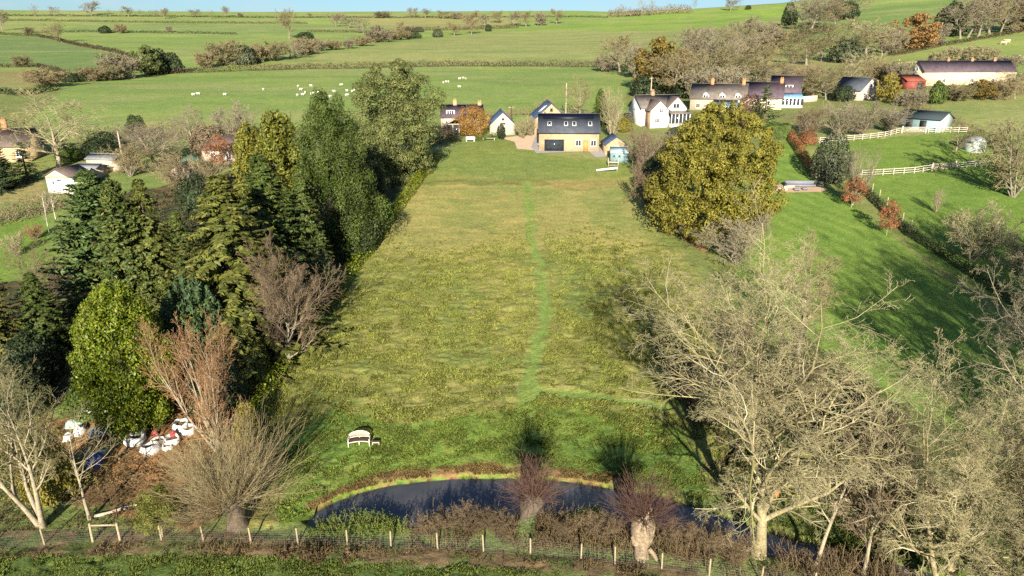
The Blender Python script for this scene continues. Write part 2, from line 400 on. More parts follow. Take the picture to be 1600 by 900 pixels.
C_FIELD, C_PALE, C_DEEP, C_PLOUGH = (.125, .190, .034), (.170, .185, .056), (.070, .125, .035), (.190, .130, .055)
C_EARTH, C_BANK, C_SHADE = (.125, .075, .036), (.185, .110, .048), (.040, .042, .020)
REG = [  # outline in the photograph, colour, tussock height
    ('far', [(-900, -60), (2500, -60), (2500, 118), (-900, 118)], C_FIELD, 0),
    ('far', [(-300, 15), (420, 15), (820, 20), (820, 30), (-300, 34)], (.150, .185, .050), 0),
    ('far', [(130, 33), (480, 36), (640, 47), (560, 52), (330, 53), (100, 50)], (.110, .165, .045), 0),
    ('far', [(-600, 34), (60, 36), (120, 50), (-600, 52)], (.135, .175, .045), 0),
    ('far', [(-500, 54), (60, 56), (120, 70), (190, 86), (170, 104), (125, 114), (60, 104), (-500, 100)], C_DEEP, 0),
    ('far', [(-500, 106), (60, 110), (110, 120), (70, 140), (-500, 144)], C_PLOUGH, 0),
    ('far', [(110, 52), (330, 56), (430, 64), (420, 90), (300, 100), (180, 84)], C_FIELD, 0),
    ('far', [(550, 26), (780, 27), (820, 36), (760, 46), (700, 44), (610, 46)], (.180, .165, .058), 0),
    ('far', [(370, 108), (480, 90), (600, 70), (700, 57), (830, 47), (930, 47), (1040, 50), (1000, 84), (950, 104), (700, 101)], C_PALE, 0),
    ('far', [(780, 47), (900, 38), (1000, 26), (1110, 17), (1240, 8), (1232, 20), (1170, 38), (1040, 50), (930, 48)], (.115, .205, .012), 0),
    ('far', [(1000, 50), (1180, 38), (1260, 30), (1300, 70), (1200, 130), (1020, 130)], (.150, .170, .050), 0),
    ('far', [(1180, 52), (1330, 16), (1470, 0), (1540, -20), (1540, 30), (1400, 60), (1200, 74)], (.085, .150, .032), 0),
    ('far', [(1390, 84), (1600, 48), (2400, 20), (2400, 90), (1560, 100), (1400, 100)], (.140, .180, .040), 0),
    ('far', [(1180, 100), (1400, 84), (1440, 100), (1420, 130), (1180, 140)], (.180, .165, .060), 0),
    ('mid', [(20, 215), (90, 150), (100, 133), (230, 115), (300, 113), (480, 107), (700, 104), (930, 105), (960, 109), (1000, 128), (975, 150), (985, 190), (690, 190), (300, 205), (150, 220)], C_FIELD, 0),
    ('mid', [(1430, 168), (1600, 142), (2400, 130), (2400, 215), (1600, 205), (1500, 190)], (.140, .165, .042), .03),
    ('near', [(1195, 220), (1260, 222), (1280, 290), (1340, 320), (1440, 410), (1700, 600), (1800, 950), (1230, 870), (1140, 500), (1170, 340)], C_LUSH, .0),
    ('near', [(1270, 225), (1500, 205), (2400, 240), (2400, 600), (1700, 560), (1440, 400), (1350, 290)], C_LUSH, .03),
    ('near', [(-100, 350), (70, 340), (90, 390), (80, 440), (-100, 460)], C_LUSH, .0),
    ('near', [(-200, 290), (65, 280), (70, 312), (-200, 330)], (.17, .15, .055), .03),
    ('meadow', [(380, 830), (400, 660), (430, 590), (520, 470), (600, 355), (690, 242), (985, 285), (1010, 330), (1060, 370), (1110, 480), (1140, 640), (1140, 790), (1030, 776), (800, 750), (620, 762), (480, 818)], C_MEADOW, .12),
    ('straw', [(640, 290), (985, 292), (1010, 330), (1040, 365), (960, 420), (860, 395), (700, 410), (580, 400), (610, 350)], (.200, .186, .054), .045),
    ('dun', [(850, 280), (980, 282), (990, 292), (870, 296)], (.19, .155, .050), .03),
    ('lawn', [(690, 238), (735, 214), (800, 217), (840, 240), (985, 255), (985, 286), (830, 280), (672, 284), (660, 270)], C_LAWN, .0),
    ('lush', [(430, 690), (520, 640), (620, 668), (800, 640), (830, 622), (905, 626), (1060, 668), (1120, 770), (1000, 766), (850, 744), (620, 752), (440, 830)], C_LUSH, .07),
    ('path', [(818, 285), (830, 285), (836, 350), (852, 430), (862, 490), (846, 560), (838, 606), (900, 612), (990, 622), (1050, 636), (1048, 646), (985, 632), (900, 624), (836, 622), (834, 680), (806, 682), (808, 620), (822, 560), (842, 490), (838, 430), (822, 350)], (.118, .168, .032), .015),
    ('bank', [(480, 790), (525, 768), (600, 738), (700, 730), (770, 725), (840, 731), (960, 742), (1010, 762), (950, 757), (850, 744), (700, 743), (610, 751), (530, 775), (490, 800)], C_BANK, .05),
    ('earth', [(-80, 700), (0, 660), (110, 650), (180, 640), (250, 630), (330, 640), (380, 650), (420, 720), (380, 790), (300, 830), (150, 800), (60, 780), (-80, 800)], C_EARTH, .06),
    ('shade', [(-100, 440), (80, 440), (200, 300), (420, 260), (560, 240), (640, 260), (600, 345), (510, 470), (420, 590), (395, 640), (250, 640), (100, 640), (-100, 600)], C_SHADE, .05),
    ('mulch', [(1040, 340), (1090, 345), (1110, 400), (1075, 380)], (.20, .11, .05), .03),
    ('dim', [(1140, 560), (1250, 520), (1420, 640), (1640, 720), (1700, 960), (1240, 870), (1150, 800)], (.062, .082, .020), .07),  # grass colour darkened to stand in for the shadow of the right trees
    ('litter', [(1210, 690), (1330, 720), (1390, 820), (1230, 850), (1190, 800)], (.09, .10, .028), .08),  # litter ground, its colour also darkened for the shade under the trees
    ('verge', [(-100, 870), (500, 878), (900, 910), (1100, 940), (900, 1000), (-100, 1000)], (.072, .105, .022), .09),
    ('verge', [(-100, 835), (250, 828), (420, 838), (640, 850), (900, 868), (1100, 890), (1100, 915), (900, 900), (640, 882), (400, 872), (-100, 872)], (.12, .085, .045), .09),
]
def build_ground():
    u = np.concatenate([-np.geomspace(3.2, .82, 60), np.arange(-.8, .801, .0042), np.geomspace(.82, 3.2, 60)])
    y = np.concatenate([np.arange(-60, 20, 5), np.arange(20, 33, .5), np.arange(33, 75, .22)])
    r = [75.0]
    while r[-1] < 3600: r.append(r[-1] + max(.26, min(.26 + (r[-1] - 75) * .006, r[-1] * .012)))
    y = np.concatenate([y, r])
    UU, YY = np.meshgrid(u, y)
    X = UU * (np.maximum(YY, 20) + 15)
    Z = T(X, YY)
    PX, PY = proj(X, YY, Z)
    far = smooth(60, 160, YY)
    jit = 9 * (1 - far) + 2.2 * far
    jx = PX + (fbm(X / 1.5, YY / 1.5, 11) - .5) * 2 * jit * 1.6 + (fbm(X / 9, YY / 9, 12) - .5) * 2 * jit
    jy = PY + (fbm(X / 1.5, YY / 1.5, 13) - .5) * 2 * jit * .9
    C = np.empty(X.shape + (3,)); C[:] = C_ROUGH
    A = np.full(X.shape, .03)
    kind = np.zeros(X.shape, int)
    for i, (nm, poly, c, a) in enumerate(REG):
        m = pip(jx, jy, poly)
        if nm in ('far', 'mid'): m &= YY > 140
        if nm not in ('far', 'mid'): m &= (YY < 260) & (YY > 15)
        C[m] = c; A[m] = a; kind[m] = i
    names = np.array([q[0] for q in REG]); kn = names[kind]
    # patches of longer straw and greener grass, their own colour
    n1 = fbm(X / 7, YY / 7, 21, 4); n2 = fbm(X / 1.6, YY / 1.6, 22, 3); n3 = fbm(X / 22, YY / 22, 23, 3)
    md = (kn == 'meadow') | (kn == 'straw')
    def lerp(mask, c, f):
        f = (np.clip(f, 0, 1) * mask)[..., None]; C[:] = C * (1 - f) + np.array(c) * f
    lerp(md, (.085, .135, .028), smooth(.50, .68, n1) * .5)
    lerp(md, C_STRAW, smooth(.52, .72, n2) * .35)
    lerp(md, (.11, .105, .028), smooth(.55, .70, n3) * .2)
    lerp(kn == 'lush', (.150, .165, .030), smooth(.5, .7, n2) * .5)
    lerp(kn == 'lush', (.052, .10, .018), smooth(.5, .7, n1) * .6)
    lerp(kn == 'lawn', (.130, .150, .030), smooth(.45, .7, n1) * .7)
    lerp((kn == 'lawn'), (.100, .150, .028), (np.sin(YY * 2.6) > 0) * .4)
    lerp((kn == 'lawn'), (.185, .175, .050), smooth(.42, .62, fbm(X / 5, YY / 3, 71, 3)) * (1 - smooth(114, 126, YY)))
    lerp((kn == 'straw'), (.125, .155, .036), smooth(.48, .62, fbm(X / 6, YY / 3, 72, 3)) * smooth(96, 112, YY) * .8)
    lerp((kn == 'near') & (A == 0) & (X > 20), (.105, .175, .024), (np.sin((X * .9 + YY * .44) * 2.2) > .0) * .85)
    lerp(kn == 'earth', (.26, .13, .045), smooth(.5, .68, n2) * .8)
    lerp(kn == 'earth', (.07, .085, .025), smooth(.52, .66, n1) * .9)
    lerp(kn == 'bank', (.16, .17, .04), smooth(.5, .68, n2) * .6)
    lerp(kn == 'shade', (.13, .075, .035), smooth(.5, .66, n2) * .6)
    lerp(md, (.17, .165, .05), (np.sin(YY * 1.45) > .2) * smooth(80, 100, YY) * .35)
    lerp(kn == 'verge', (.05, .09, .018), smooth(.48, .66, n2) * .7)
    lerp((kn == 'far') | (kn == 'mid'), (.18, .19, .07), .22 + smooth(.45, .7, fbm(X / 40, YY / 18, 31, 4)) * .45)
    lerp((kn == 'far') | (kn == 'mid'), (.09, .15, .03), smooth(.5, .7, fbm(X / 60 + 9, YY / 14, 33, 3)) * .45)
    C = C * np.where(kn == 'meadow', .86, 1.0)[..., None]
    # tussocks
    t1 = np.abs(fbm(X / 1.3 + fbm(X / 3, YY / 3, 44) * 2, YY / .95, 41, 3) - .5) * 2
    t2 = fbm(X / 2.6, YY / 2.2, 42, 2)
    Aa = A.copy()
    for _ in range(2): Aa = (Aa + np.roll(Aa, 1, 0) + np.roll(Aa, -1, 0) + np.roll(Aa, 1, 1) + np.roll(Aa, -1, 1)) / 5
    Z = Z + Aa * (1 - smooth(110, 150, YY)) * ((.55 - t1) * 3.2 * (.35 + 1.1 * t2) + (t2 - .5) * .9)
    lum = C @ np.array([.3, .6, .1]); C = (C * .90 + lum[..., None] * .10) * np.array([1.44, 1.44, 1.40])
    # basin of the pond and its stream
    ins = pip(X, YY, POND); d = polydist(X, YY, POND, True); d = np.where(ins, d, -d)
    Z = np.where(YY < 60, Z - smooth(-.5, .6, d) * 1.1, Z)
    ds = polydist(X, YY, STREAM); Z = np.where(YY < 60, Z - (1 - smooth(.5, 1.6, ds)) * .9, Z)
    f = ((1 - smooth(.0, .7, -d)) * (YY < 60) * .7 * smooth(.4, .6, fbm(X / 1.2, YY / 1.2, 61)))[..., None] * (d < 0)[..., None]
    C = C * (1 - f) + np.array((.14, .18, .03)) * f
    C[(d > -.12) & (YY < 60)] = (.035, .03, .02)
    ny, nx = X.shape
    idx = np.arange(nx * ny).reshape(ny, nx)
    F = np.stack([idx[:-1, :-1], idx[:-1, 1:], idx[1:, 1:], idx[1:, :-1]], -1).reshape(-1, 4)
    t = NT('grassland')
    at = t.new('Attribute', attribute_name='Col').outputs['Color']
    p = t.pos()
    c = t.mix(at, t.ramp(t.noise(p, 3.2, 5, .7), [(.28, .60), (.72, 1.38)]), 1.0, 'MULTIPLY')
    c = t.mix(c, t.ramp(t.noise(p, .5, 4, .6), [(.3, (.80, .86, .80)), (.7, (1.18, 1.12, 1.1))]), 1.0, 'MULTIPLY')
    c = t.mix(c, t.ramp(t.noise(p, .06, 4, .6), [(.3, (.86, .92, .9)), (.7, (1.14, 1.08, 1.05))]), 1.0, 'MULTIPLY')
    bmp = t.bump(t.noise(p, 5.0, 4, .7), .9, .10)
    m = t.done(c, .95, .08, normal=bmp)
    me = mesh_np('ground', np.stack([X, YY, Z], -1).reshape(-1, 3), [(F, 0)], [m], True)
    ca = me.color_attributes.new('Col', 'FLOAT_COLOR', 'POINT')
    ca.data.foreach_set('color', np.concatenate([C, np.ones(X.shape + (1,))], -1).astype(np.float32).ravel())
    tag(link('ground', me), kind='structure')
build_ground()
def sheet(name, pts, lift, mat, step=.6, z=None):
    """a thin sheet draped on the ground inside a world outline"""
    pts = np.array(pts); x0, y0 = pts.min(0) - step; x1, y1 = pts.max(0) + step
    import bmesh
    bm = bmesh.new()
    f = bm.faces.new([bm.verts.new((x, y, 0)) for x, y in pts])
    for ax, lo, hi in ((0, x0, x1), (1, y0, y1)):
        for c in np.arange(lo, hi, step):
            co = (c, 0, 0) if ax == 0 else (0, c, 0); no = (1, 0, 0) if ax == 0 else (0, 1, 0)
            bmesh.ops.bisect_plane(bm, geom=bm.verts[:] + bm.edges[:] + bm.faces[:], plane_co=co, plane_no=no)
    for v in bm.verts: v.co.z = (float(T(v.co.x, v.co.y)) + lift) if z is None else z
    bmesh.ops.recalc_face_normals(bm, faces=bm.faces)
    for fc in bm.faces:
        if fc.normal.z < 0: fc.normal_flip()
    me = bpy.data.meshes.new(name); bm.to_mesh(me); bm.free(); me.materials.append(mat)
    return tag(link(name, me), kind='structure')
def water_mat():
    t = NT('murky_pond_water'); p = t.pos()
    c = t.ramp(t.noise(p, .25, 4), [(.3, (.040, .044, .052)), (.7, (.082, .080, .080))])
    return t.done(c, .04, .5, normal=t.bump(t.noise(p, 1.6, 3), .06, .02))
W_ = np.array(POND); cc = W_.mean(0)
wm = water_mat()
sheet('pond_water', [tuple(q + nrm(q - cc) * .8) for q in W_], 0, wm, 50, POND_Z)
sa = np.array(STREAM); sn = nrm(np.stack([-(sa[-1] - sa[0])[1:2], (sa[-1] - sa[0])[0:1]], -1))[0]
sheet('stream_water', [tuple(q + sn * 1.1) for q in sa] + [tuple(q - sn * 1.1) for q in sa[::-1]], 0, wm, 50, POND_Z - .004)
def gpoly(px): return [tuple(G(*q)[:2]) for q in px]
def gravel(name, a, b):
    t = NT(name); p = t.pos()
    c = t.mix(t.ramp(t.noise(p, .5, 4), [(.3, a), (.7, b)]), t.ramp(t.noise(p, 14, 2), [(.3, .75), (.7, 1.15)]), 1.0, 'MULTIPLY')
    return t.done(c, .95, .1)
sheet('gravel_drive', gpoly([(782, 216), (842, 209), (850, 222), (846, 236), (808, 233), (804, 222)]), .05, gravel('tan_gravel', (.50, .37, .25), (.58, .44, .31)))
def slabs():
    t = NT('grey_paving'); p = t.new('SeparateXYZ', Vector=t.pos())
    bt = t.new('TexBrick', Scale=1.0); t.put(bt.inputs['Vector'], t.new('CombineXYZ', X=p.outputs[0], Y=p.outputs[1]).outputs[0])
    t.put(bt.inputs['Color1'], (.34, .32, .31)); t.put(bt.inputs['Color2'], (.29, .28, .27)); t.put(bt.inputs['Mortar'], (.2, .19, .18))
    bt.inputs['Brick Width'].default_value = .9; bt.inputs['Row Height'].default_value = .6
    return t.done(bt.outputs['Color'], .85, .2)
sheet('patio', gpoly([(836, 214), (846, 214), (844, 228), (985, 228), (944, 246), (930, 246), (920, 237), (838, 240), (830, 231)]), .07, slabs())
sheet('gravel_terrace', gpoly([(1211, 289), (1278, 287), (1292, 300), (1207, 302)]), .06, gravel('terrace_gravel', (.40, .29, .18), (.47, .34, .22)))
# ---------------------------------------------------------------- how plants grow
def rot_away(tan, ang, rng):
    v = rng.normal(size=tan.shape); v = nrm(v - tan * np.sum(v * tan, -1, keepdims=True))
    return nrm(tan * np.cos(ang)[:, None] + v * np.sin(ang)[:, None])
def path(start, d, length, m, wob, grav, rng):
    P = [start]; B = len(start); st = (length / (m - 1))[:, None]
    for i in range(m - 1):
        d = nrm(d + wob * rng.normal(size=(B, 3)) + np.array([0, 0, 1.]) * grav)
        P.append(P[-1] + d * st)
    return np.stack(P, 1)
def sprout(P, Rd, n, t0, t1, ang, dang, rng):
    """n shoots on each parent: base points, directions, parent radii, position along the parent"""
    B, m, _ = P.shape
    t = t0 + (t1 - t0) * (np.arange(n)[None] + rng.rand(B, n)) / n
    f = t * (m - 1); i = np.minimum(f.astype(int), m - 2); w = f - i
    b = np.arange(B)[:, None]
    base = P[b, i] * (1 - w[..., None]) + P[b, i + 1] * w[..., None]
    tan = nrm(P[b, i + 1] - P[b, i])
    r = Rd[b, i] * (1 - w) + Rd[b, i + 1] * w
    base, tan, r, t = base.reshape(-1, 3), tan.reshape(-1, 3), r.ravel(), t.ravel()
    a = R(1) * (ang + dang * rng.normal(size=len(t)))
    return base, rot_away(tan, a, rng), r, t
def taper(r0, r1, m): return r0[:, None] + (r1 - r0)[:, None] * np.linspace(0, 1, m)[None] ** .8
def skel(seed, H, r0, clear=.25, trunks=1, lean=.08, nl=(14, 9, 7, 6), ang=(50, 45, 42, 40), lf=(.55, .5, .45, .5), grav=(.02, .05, .02, .0, -.02),
         wob=(.04, .10, .14, .18, .2), spread=0, rmin=.012, shape=1.0, straight=0):
    """trunks, limbs, branches and twigs as one list of (points, radii) per level"""
    rng = rs(seed); lv = []
    st = np.zeros((trunks, 3)); st[:, :2] = rng.normal(size=(trunks, 2)) * spread * .12 if trunks > 1 else 0
    d = np.zeros((trunks, 3)); d[:, 2] = 1; d[:, :2] = rng.normal(size=(trunks, 2)) * lean
    if trunks > 1:
        an = np.arange(trunks) * 6.283 / trunks + rng.rand(); d[:, 0] += np.cos(an) * spread; d[:, 1] += np.sin(an) * spread
    L = H * (.8 + .2 * rng.rand(trunks)) if trunks > 1 else np.array([H * .93])
    st[:, 2] = -.25
    P = path(st, nrm(d), L, 10, wob[0], grav[0], rng); rr = np.full(trunks, r0)
    Rd = taper(rr, rr * .12, 10); Rd[:, 0] *= 1.35
    lv.append((P, Rd)); Lp = L
    for k, n in enumerate(nl):
        b, d, r, t = sprout(P, Rd, n, clear if k == 0 else .18, .99, ang[k], 11, rng)
        n_par = len(P); Lpar = np.repeat(Lp, n)
        if k == 0:
            s = (t - clear) / (1 - clear)
            prof = (.45 + .75 * np.sin(np.clip(s * 2.2 + .45, 0, 3.14))) if shape == 1 else (1.15 - .75 * s if shape == 2 else .5 + .7 * s)
            ln = Lpar * lf[k] * prof
        else: ln = Lpar * lf[k] * (1.15 - .65 * t)
        ln = ln * (.7 + .6 * rng.rand(len(ln)))
        m = (8, 6, 5, 4, 3)[min(k, 4)]
        P = path(b, d, ln, m, wob[k + 1], grav[k + 1], rng)
        r1 = np.maximum(np.minimum(r * .72, ln * .028), rmin)
        Rd = taper(r1, np.maximum(r1 * .25, rmin * .75), m); lv.append((P, Rd)); Lp = ln
    return lv, rng
def finish(name, lv, mats, ntr=2, extra=None, split=True):
    """trunk mesh (trunk and limbs) and crown mesh (branches, twigs and leaves)"""
    a, b = MB(), MB()
    for k, (P, Rd) in enumerate(lv):
        (a if k < ntr else b).tubes(P, Rd, 7 if k == 0 else (5 if k == 1 else (4 if k == 2 else 3)))
    if extra: extra(b)
    ma = a.mesh(name + '_trunk', mats[0], True); mb = b.mesh(name + '_crown', mats[1:])
    V = np.concatenate(b.V); 
    zt = np.percentile(V[:, 2], 99.7); w = np.percentile(V[:, 0], 99) - np.percentile(V[:, 0], 1); w2 = np.percentile(V[:, 1], 99) - np.percentile(V[:, 1], 1)
    return dict(trunk=ma, crown=mb, H=zt, W=(w + w2) / 2)
def clumps(b, cen, rad, per, L, rng, mi=0, up=.35, flat=.75, asp=.55, spread=.35):
    """leaves on the outside of leaf clumps"""
    n = len(cen); d = nrm(rng.normal(size=(n, per, 3))); d[..., 2] = np.where(rng.rand(n, per) < up, np.abs(d[..., 2]), d[..., 2])
    rr = rad[:, None, None] * (.62 + .42 * rng.rand(n, per, 1) ** .6)
    C = cen[:, None] + d * rr * np.array([1, 1, flat])
    N = nrm(d + spread * rng.normal(size=d.shape) + np.array([0, 0, .25]))
    q = n * per
    b.leaves(C.reshape(-1, 3), N.reshape(-1, 3), L * (.7 + .6 * rng.rand(q)), L * asp * (.7 + .6 * rng.rand(q)), rng, mi)
def leafy(name, seed, H, W, mats, ncl=160, per=120, L=.3, env=None, crad=.16, z0=.12, r0=.3, hollow=.55, up=.35, flat=.75, asp=.55, limbs=(9, 6), fill=.25, clear=.2, irr=.25):
    """a tree in leaf: trunk, limbs and many leaf clumps round its outline. env(h) gives crown radius 0..1 at height 0..1"""
    rng = rs(seed)
    env = env or (lambda h: np.sqrt(np.clip(1 - (2 * h - 1) ** 2, 0, 1)))
    h = rng.rand(ncl * 6); h = h[rng.rand(len(h)) < (env(h) + .12)][:ncl]
    n = len(h); an = rng.rand(n) * 6.283
    bump = 1 + irr * (fbm(an * 1.3 + 20, h * 4, seed, 2) - .5) * 2
    q = np.where(rng.rand(n) < fill, hollow * rng.rand(n), .72 + .28 * rng.rand(n))
    r = env(h) * W / 2 * q * bump
    zc = H * (z0 + (1 - z0) * h) 
    rad = H * crad * (.6 + .7 * rng.rand(n)) * (.75 + .5 * env(h))
    cen = np.stack([r * np.cos(an), r * np.sin(an), zc - rad * .6], -1)
    lv, rng2 = skel(seed + 1, H * .9, r0, clear, nl=limbs, ang=(55, 45), lf=(.42 * W / H, .45), rmin=.02)
    return finish(name, lv, mats, 2, lambda b: clumps(b, cen, rad, per, L, rng, 0, up, flat, asp))
def conifer(name, seed, H, W, mats, whorls=30, per=8, sprays=26, L=.6, droop=.35, r0=.28, base=.04, power=.85, wid=.42, tipup=.25, twist=.5, irr=.22):
    rng = rs(seed); nb = whorls * per
    s = np.sort(rng.rand(nb)) ** .9; s = np.clip((np.arange(nb) + rng.rand(nb) * 3) / nb, 0, 1)
    z = H * (base + (1 - base) * s); an = rng.rand(nb) * 6.283
    ln = W / 2 * ((1 - s) ** power * .97 + .03) * (1 - irr + 2 * irr * rng.rand(nb)) * (1 + .3 * (fbm(an * 1.2, s * 5, seed, 2) - .5))
    d = np.stack([np.cos(an), np.sin(an), .15 + .5 * s - droop * .3 + .24 * rng.normal(size=nb)], -1)
    m = 6; P = [np.stack([np.zeros(nb), np.zeros(nb), z], -1)]; d = nrm(d)
    for i in range(m - 1):
        d = nrm(d + np.array([0, 0, 1.]) * ((-droop if i < 3 else tipup) * .5) + .06 * rng.normal(size=d.shape))
        P.append(P[-1] + d * (ln / (m - 1))[:, None])
    P = np.stack(P, 1); Rd = taper(.012 * ln + .012, np.full(nb, .008), m)
    a, b = MB(), MB()
    tp = np.stack([np.zeros(8), np.zeros(8), np.linspace(-.3, H * .98, 8)], -1); a.tubes(tp, np.linspace(r0, .02, 8), 8)
    b.tubes(P, Rd, 3, 1)
    t = (.16 + .84 * (np.arange(sprays)[None] + rng.rand(nb, sprays)) / sprays) ** .9
    f = t * (m - 1); i = np.minimum(f.astype(int), m - 2); w = (f - i)[..., None]; bi = np.arange(nb)[:, None]
    C = P[bi, i] * (1 - w) + P[bi, i + 1] * w; tan = nrm(P[bi, i + 1] - P[bi, i])
    side = nrm(np.cross(tan, np.array([0, 0, 1.]))); up = np.cross(side, tan)
    sg = np.where(rng.rand(nb, sprays) < .5, -1., 1.)[..., None]
    ax = nrm(tan * .75 + side * sg * .75 + np.array([0, 0, -1.]) * (droop * .9) + .25 * rng.normal(size=tan.shape))
    sz = L * (.55 + .45 * (1 - t)) * (.5 + .5 * np.clip(ln / (W / 2), .25, 1))[:, None] * (.7 + .6 * rng.rand(nb, sprays))
    N = nrm(up * .55 + ax * .0 + np.concatenate([P[bi, i][..., :2] * 0 + tan[..., :2], 0 * tan[..., 2:]], -1) * .75 + twist * rng.normal(size=up.shape))
    C = C + ax * sz[..., None] * .45
    b.leaves(C.reshape(-1, 3), N.reshape(-1, 3), sz.ravel(), sz.ravel() * wid, rng, 0, ax.reshape(-1, 3))
    ma = a.mesh(name + '_trunk', mats[0], True); mb = b.mesh(name + '_crown', [mats[1], mats[0]])
    V = np.concatenate(b.V); w = np.percentile(V[:, 0], 99.5) - np.percentile(V[:, 0], .5)
    return dict(trunk=ma, crown=mb, H=V[:, 2].max(), W=w)
# ---------------------------------------------------------------- planting
import re
COUNT = {}
def plant(name, proto, foot, top, wpx, label, cat='tree', group=None, rz=None, crown=None, trunk=None, lean=None, ax=None, world=None, sink=0.0):
    """stand a tree with its foot at a pixel of the ground, its top at a row and its crown some pixels wide"""
    p = np.array(world) if world is not None else G(*foot)
    if ax is not None:                 # move the foot sideways until the top stands over this column of the picture
        for _ in range(4):
            zt = ztop(p, top); p[0] = (ax - 800) / FPX * (p[1] * CT - (zt - CAMZ) * ST); p[2] = float(T(p[0], p[1]))
    H = ztop(p, top) - p[2]; wm_ = wpx * mpp((p[0], p[1], p[2] + H * .55))
    sx, sz = wm_ / proto['W'], H / proto['H']
    rz = (abs(hash((round(p[0], 1), round(p[1], 1)))) % 628) / 100 if rz is None else rz
    e = empty(name, p - np.array([0, 0, sink]), rz, label, cat, group); e.scale = (sx, sx, sz)
    if lean: e.rotation_euler = (lean[0], lean[1], rz)
    sh = 'bush' in name or 'shrub' in name
    link('stems' if sh else 'trunk', proto['trunk'], e, [trunk]); link('foliage' if sh else 'crown', proto['crown'], e, [crown])
    return e
def hedge(name, pts, w, h, mat, label, n=None, L=.3, seed=1, stems=None, cat='hedge', group=None, rag=.35, world=False, clip=False, up=.4, asp=.6):
    """a hedge along a line of pixels on the ground"""
    rng = rs(seed)
    P = np.array(pts, float) if world else np.array([G(*q) for q in pts])
    seg = np.linalg.norm(np.diff(P[:, :2], axis=0), axis=1); S = np.concatenate([[0], np.cumsum(seg)]); tot = S[-1]
    n = n or int(tot * (w + 2 * h) / (L * L) * 1.6)
    def at(s): return np.stack([np.interp(s, S, P[:, 0]), np.interp(s, S, P[:, 1])], -1)
    s = rng.rand(n) * tot; c = at(s); tn = nrm(at(s + .3) - at(s - .3)); sd = np.stack([-tn[:, 1], tn[:, 0]], -1)
    hv = h * (1 if clip else (1 - rag + 2 * rag * fbm(s / (h * 1.2), s * 0, seed, 3)))
    wv = w * (1 if clip else (.75 + .5 * fbm(s / (w * 1.5) + 50, s * 0, seed, 2)))
    if clip:
        k = rng.rand(n); ontop = k < w / (w + 2 * h)
        a = np.where(ontop, rng.uniform(-1, 1, n), np.sign(rng.rand(n) - .5)); z = np.where(ontop, 1., rng.rand(n))
        N = np.where(ontop[:, None], np.array([0, 0, 1.]), np.concatenate([sd * a[:, None], np.zeros((n, 1))], 1))
    else:
        th = rng.rand(n) * math.pi; q = .65 + .4 * rng.rand(n)
        a = np.cos(th) * q; z = np.clip(.12 + np.sin(th) * q * .95, 0, 1.1) * (rng.rand(n) ** .25)
        N = np.concatenate([sd * a[:, None], (z + .15)[:, None]], 1)
    xy = c + sd * (a * wv / 2)[:, None]
    C = np.concatenate([xy, (T(xy[:, 0], xy[:, 1]) + z * hv)[:, None]], 1)
    o = np.array([P[:, 0].mean(), P[:, 1].mean(), 0]); o[2] = float(T(o[0], o[1]))
    b = MB(); b.leaves(C - o, nrm(N + (.25 if clip else .6) * rng.normal(size=(n, 3))), L * (.6 + .8 * rng.rand(n)), L * asp * (.6 + .8 * rng.rand(n)), rng)
    mats = [mat]
    if stems is not None:
        ns = int(tot * stems[1]); s = rng.rand(ns) * tot; c = at(s) + rng.normal(size=(ns, 2)) * w * .18
        st = np.concatenate([c, T(c[:, 0], c[:, 1])[:, None] - .1], 1) - o
        Pth = path(st, nrm(np.array([0, 0, 1.]) + .35 * rng.normal(size=(ns, 3))), h * (.7 + .6 * rng.rand(ns)), 4, .12, .05, rng)
        b.tubes(Pth, taper(np.full(ns, stems[2]), np.full(ns, stems[2] * .4), 4), 3, 1); mats.append(stems[0])
    ob = b.build(name, mats); ob.location = tuple(o)
    return tag(ob, label, cat, group)
def bush(seed, H, W, mats, n, L, stems=10, r=.03, asp=.6, up=.5, flat=1.0, dense=.55):
    """a leafy bush: short stems and leaves through a domed volume"""
    rng = rs(seed); a, b = MB(), MB()
    d = nrm(np.array([0, 0, 1.2]) + .8 * rng.normal(size=(stems, 3))); st = rng.normal(size=(stems, 3)) * .1 * W; st[:, 2] = -.1
    a.tubes(path(st, d, H * (.6 + .3 * rng.rand(stems)), 5, .1, .05, rng), taper(np.full(stems, r), np.full(stems, r * .3), 5), 4)
    v = nrm(rng.normal(size=(n, 3))); v[:, 2] = np.abs(v[:, 2]) * np.where(rng.rand(n) < .15, -.3, 1)
    lump = .75 + .5 * fbm(v[:, 0] * 2.2 + 9, v[:, 1] * 2.2 + v[:, 2] * 2, seed, 3)
    q = np.where(rng.rand(n) < dense, .9 + .12 * rng.rand(n), rng.rand(n) ** .5) * lump
    C = v * q[:, None] * np.array([W / 2, W / 2, H * .8]) + np.array([0, 0, H * .2])
    C[:, 2] = np.maximum(C[:, 2], .03)
    b.leaves(C, nrm(v + .5 * rng.normal(size=v.shape) + np.array([0, 0, .2])), L * (.6 + .8 * rng.rand(n)), L * asp * (.6 + .8 * rng.rand(n)), rng)
    V = np.concatenate(b.V)
    return dict(trunk=a.mesh('bush_stems', mats[0]), crown=b.mesh('bush_leaves', mats[1]), H=np.percentile(V[:, 2], 99.5), W=np.percentile(V[:, 0], 99) - np.percentile(V[:, 0], 1))
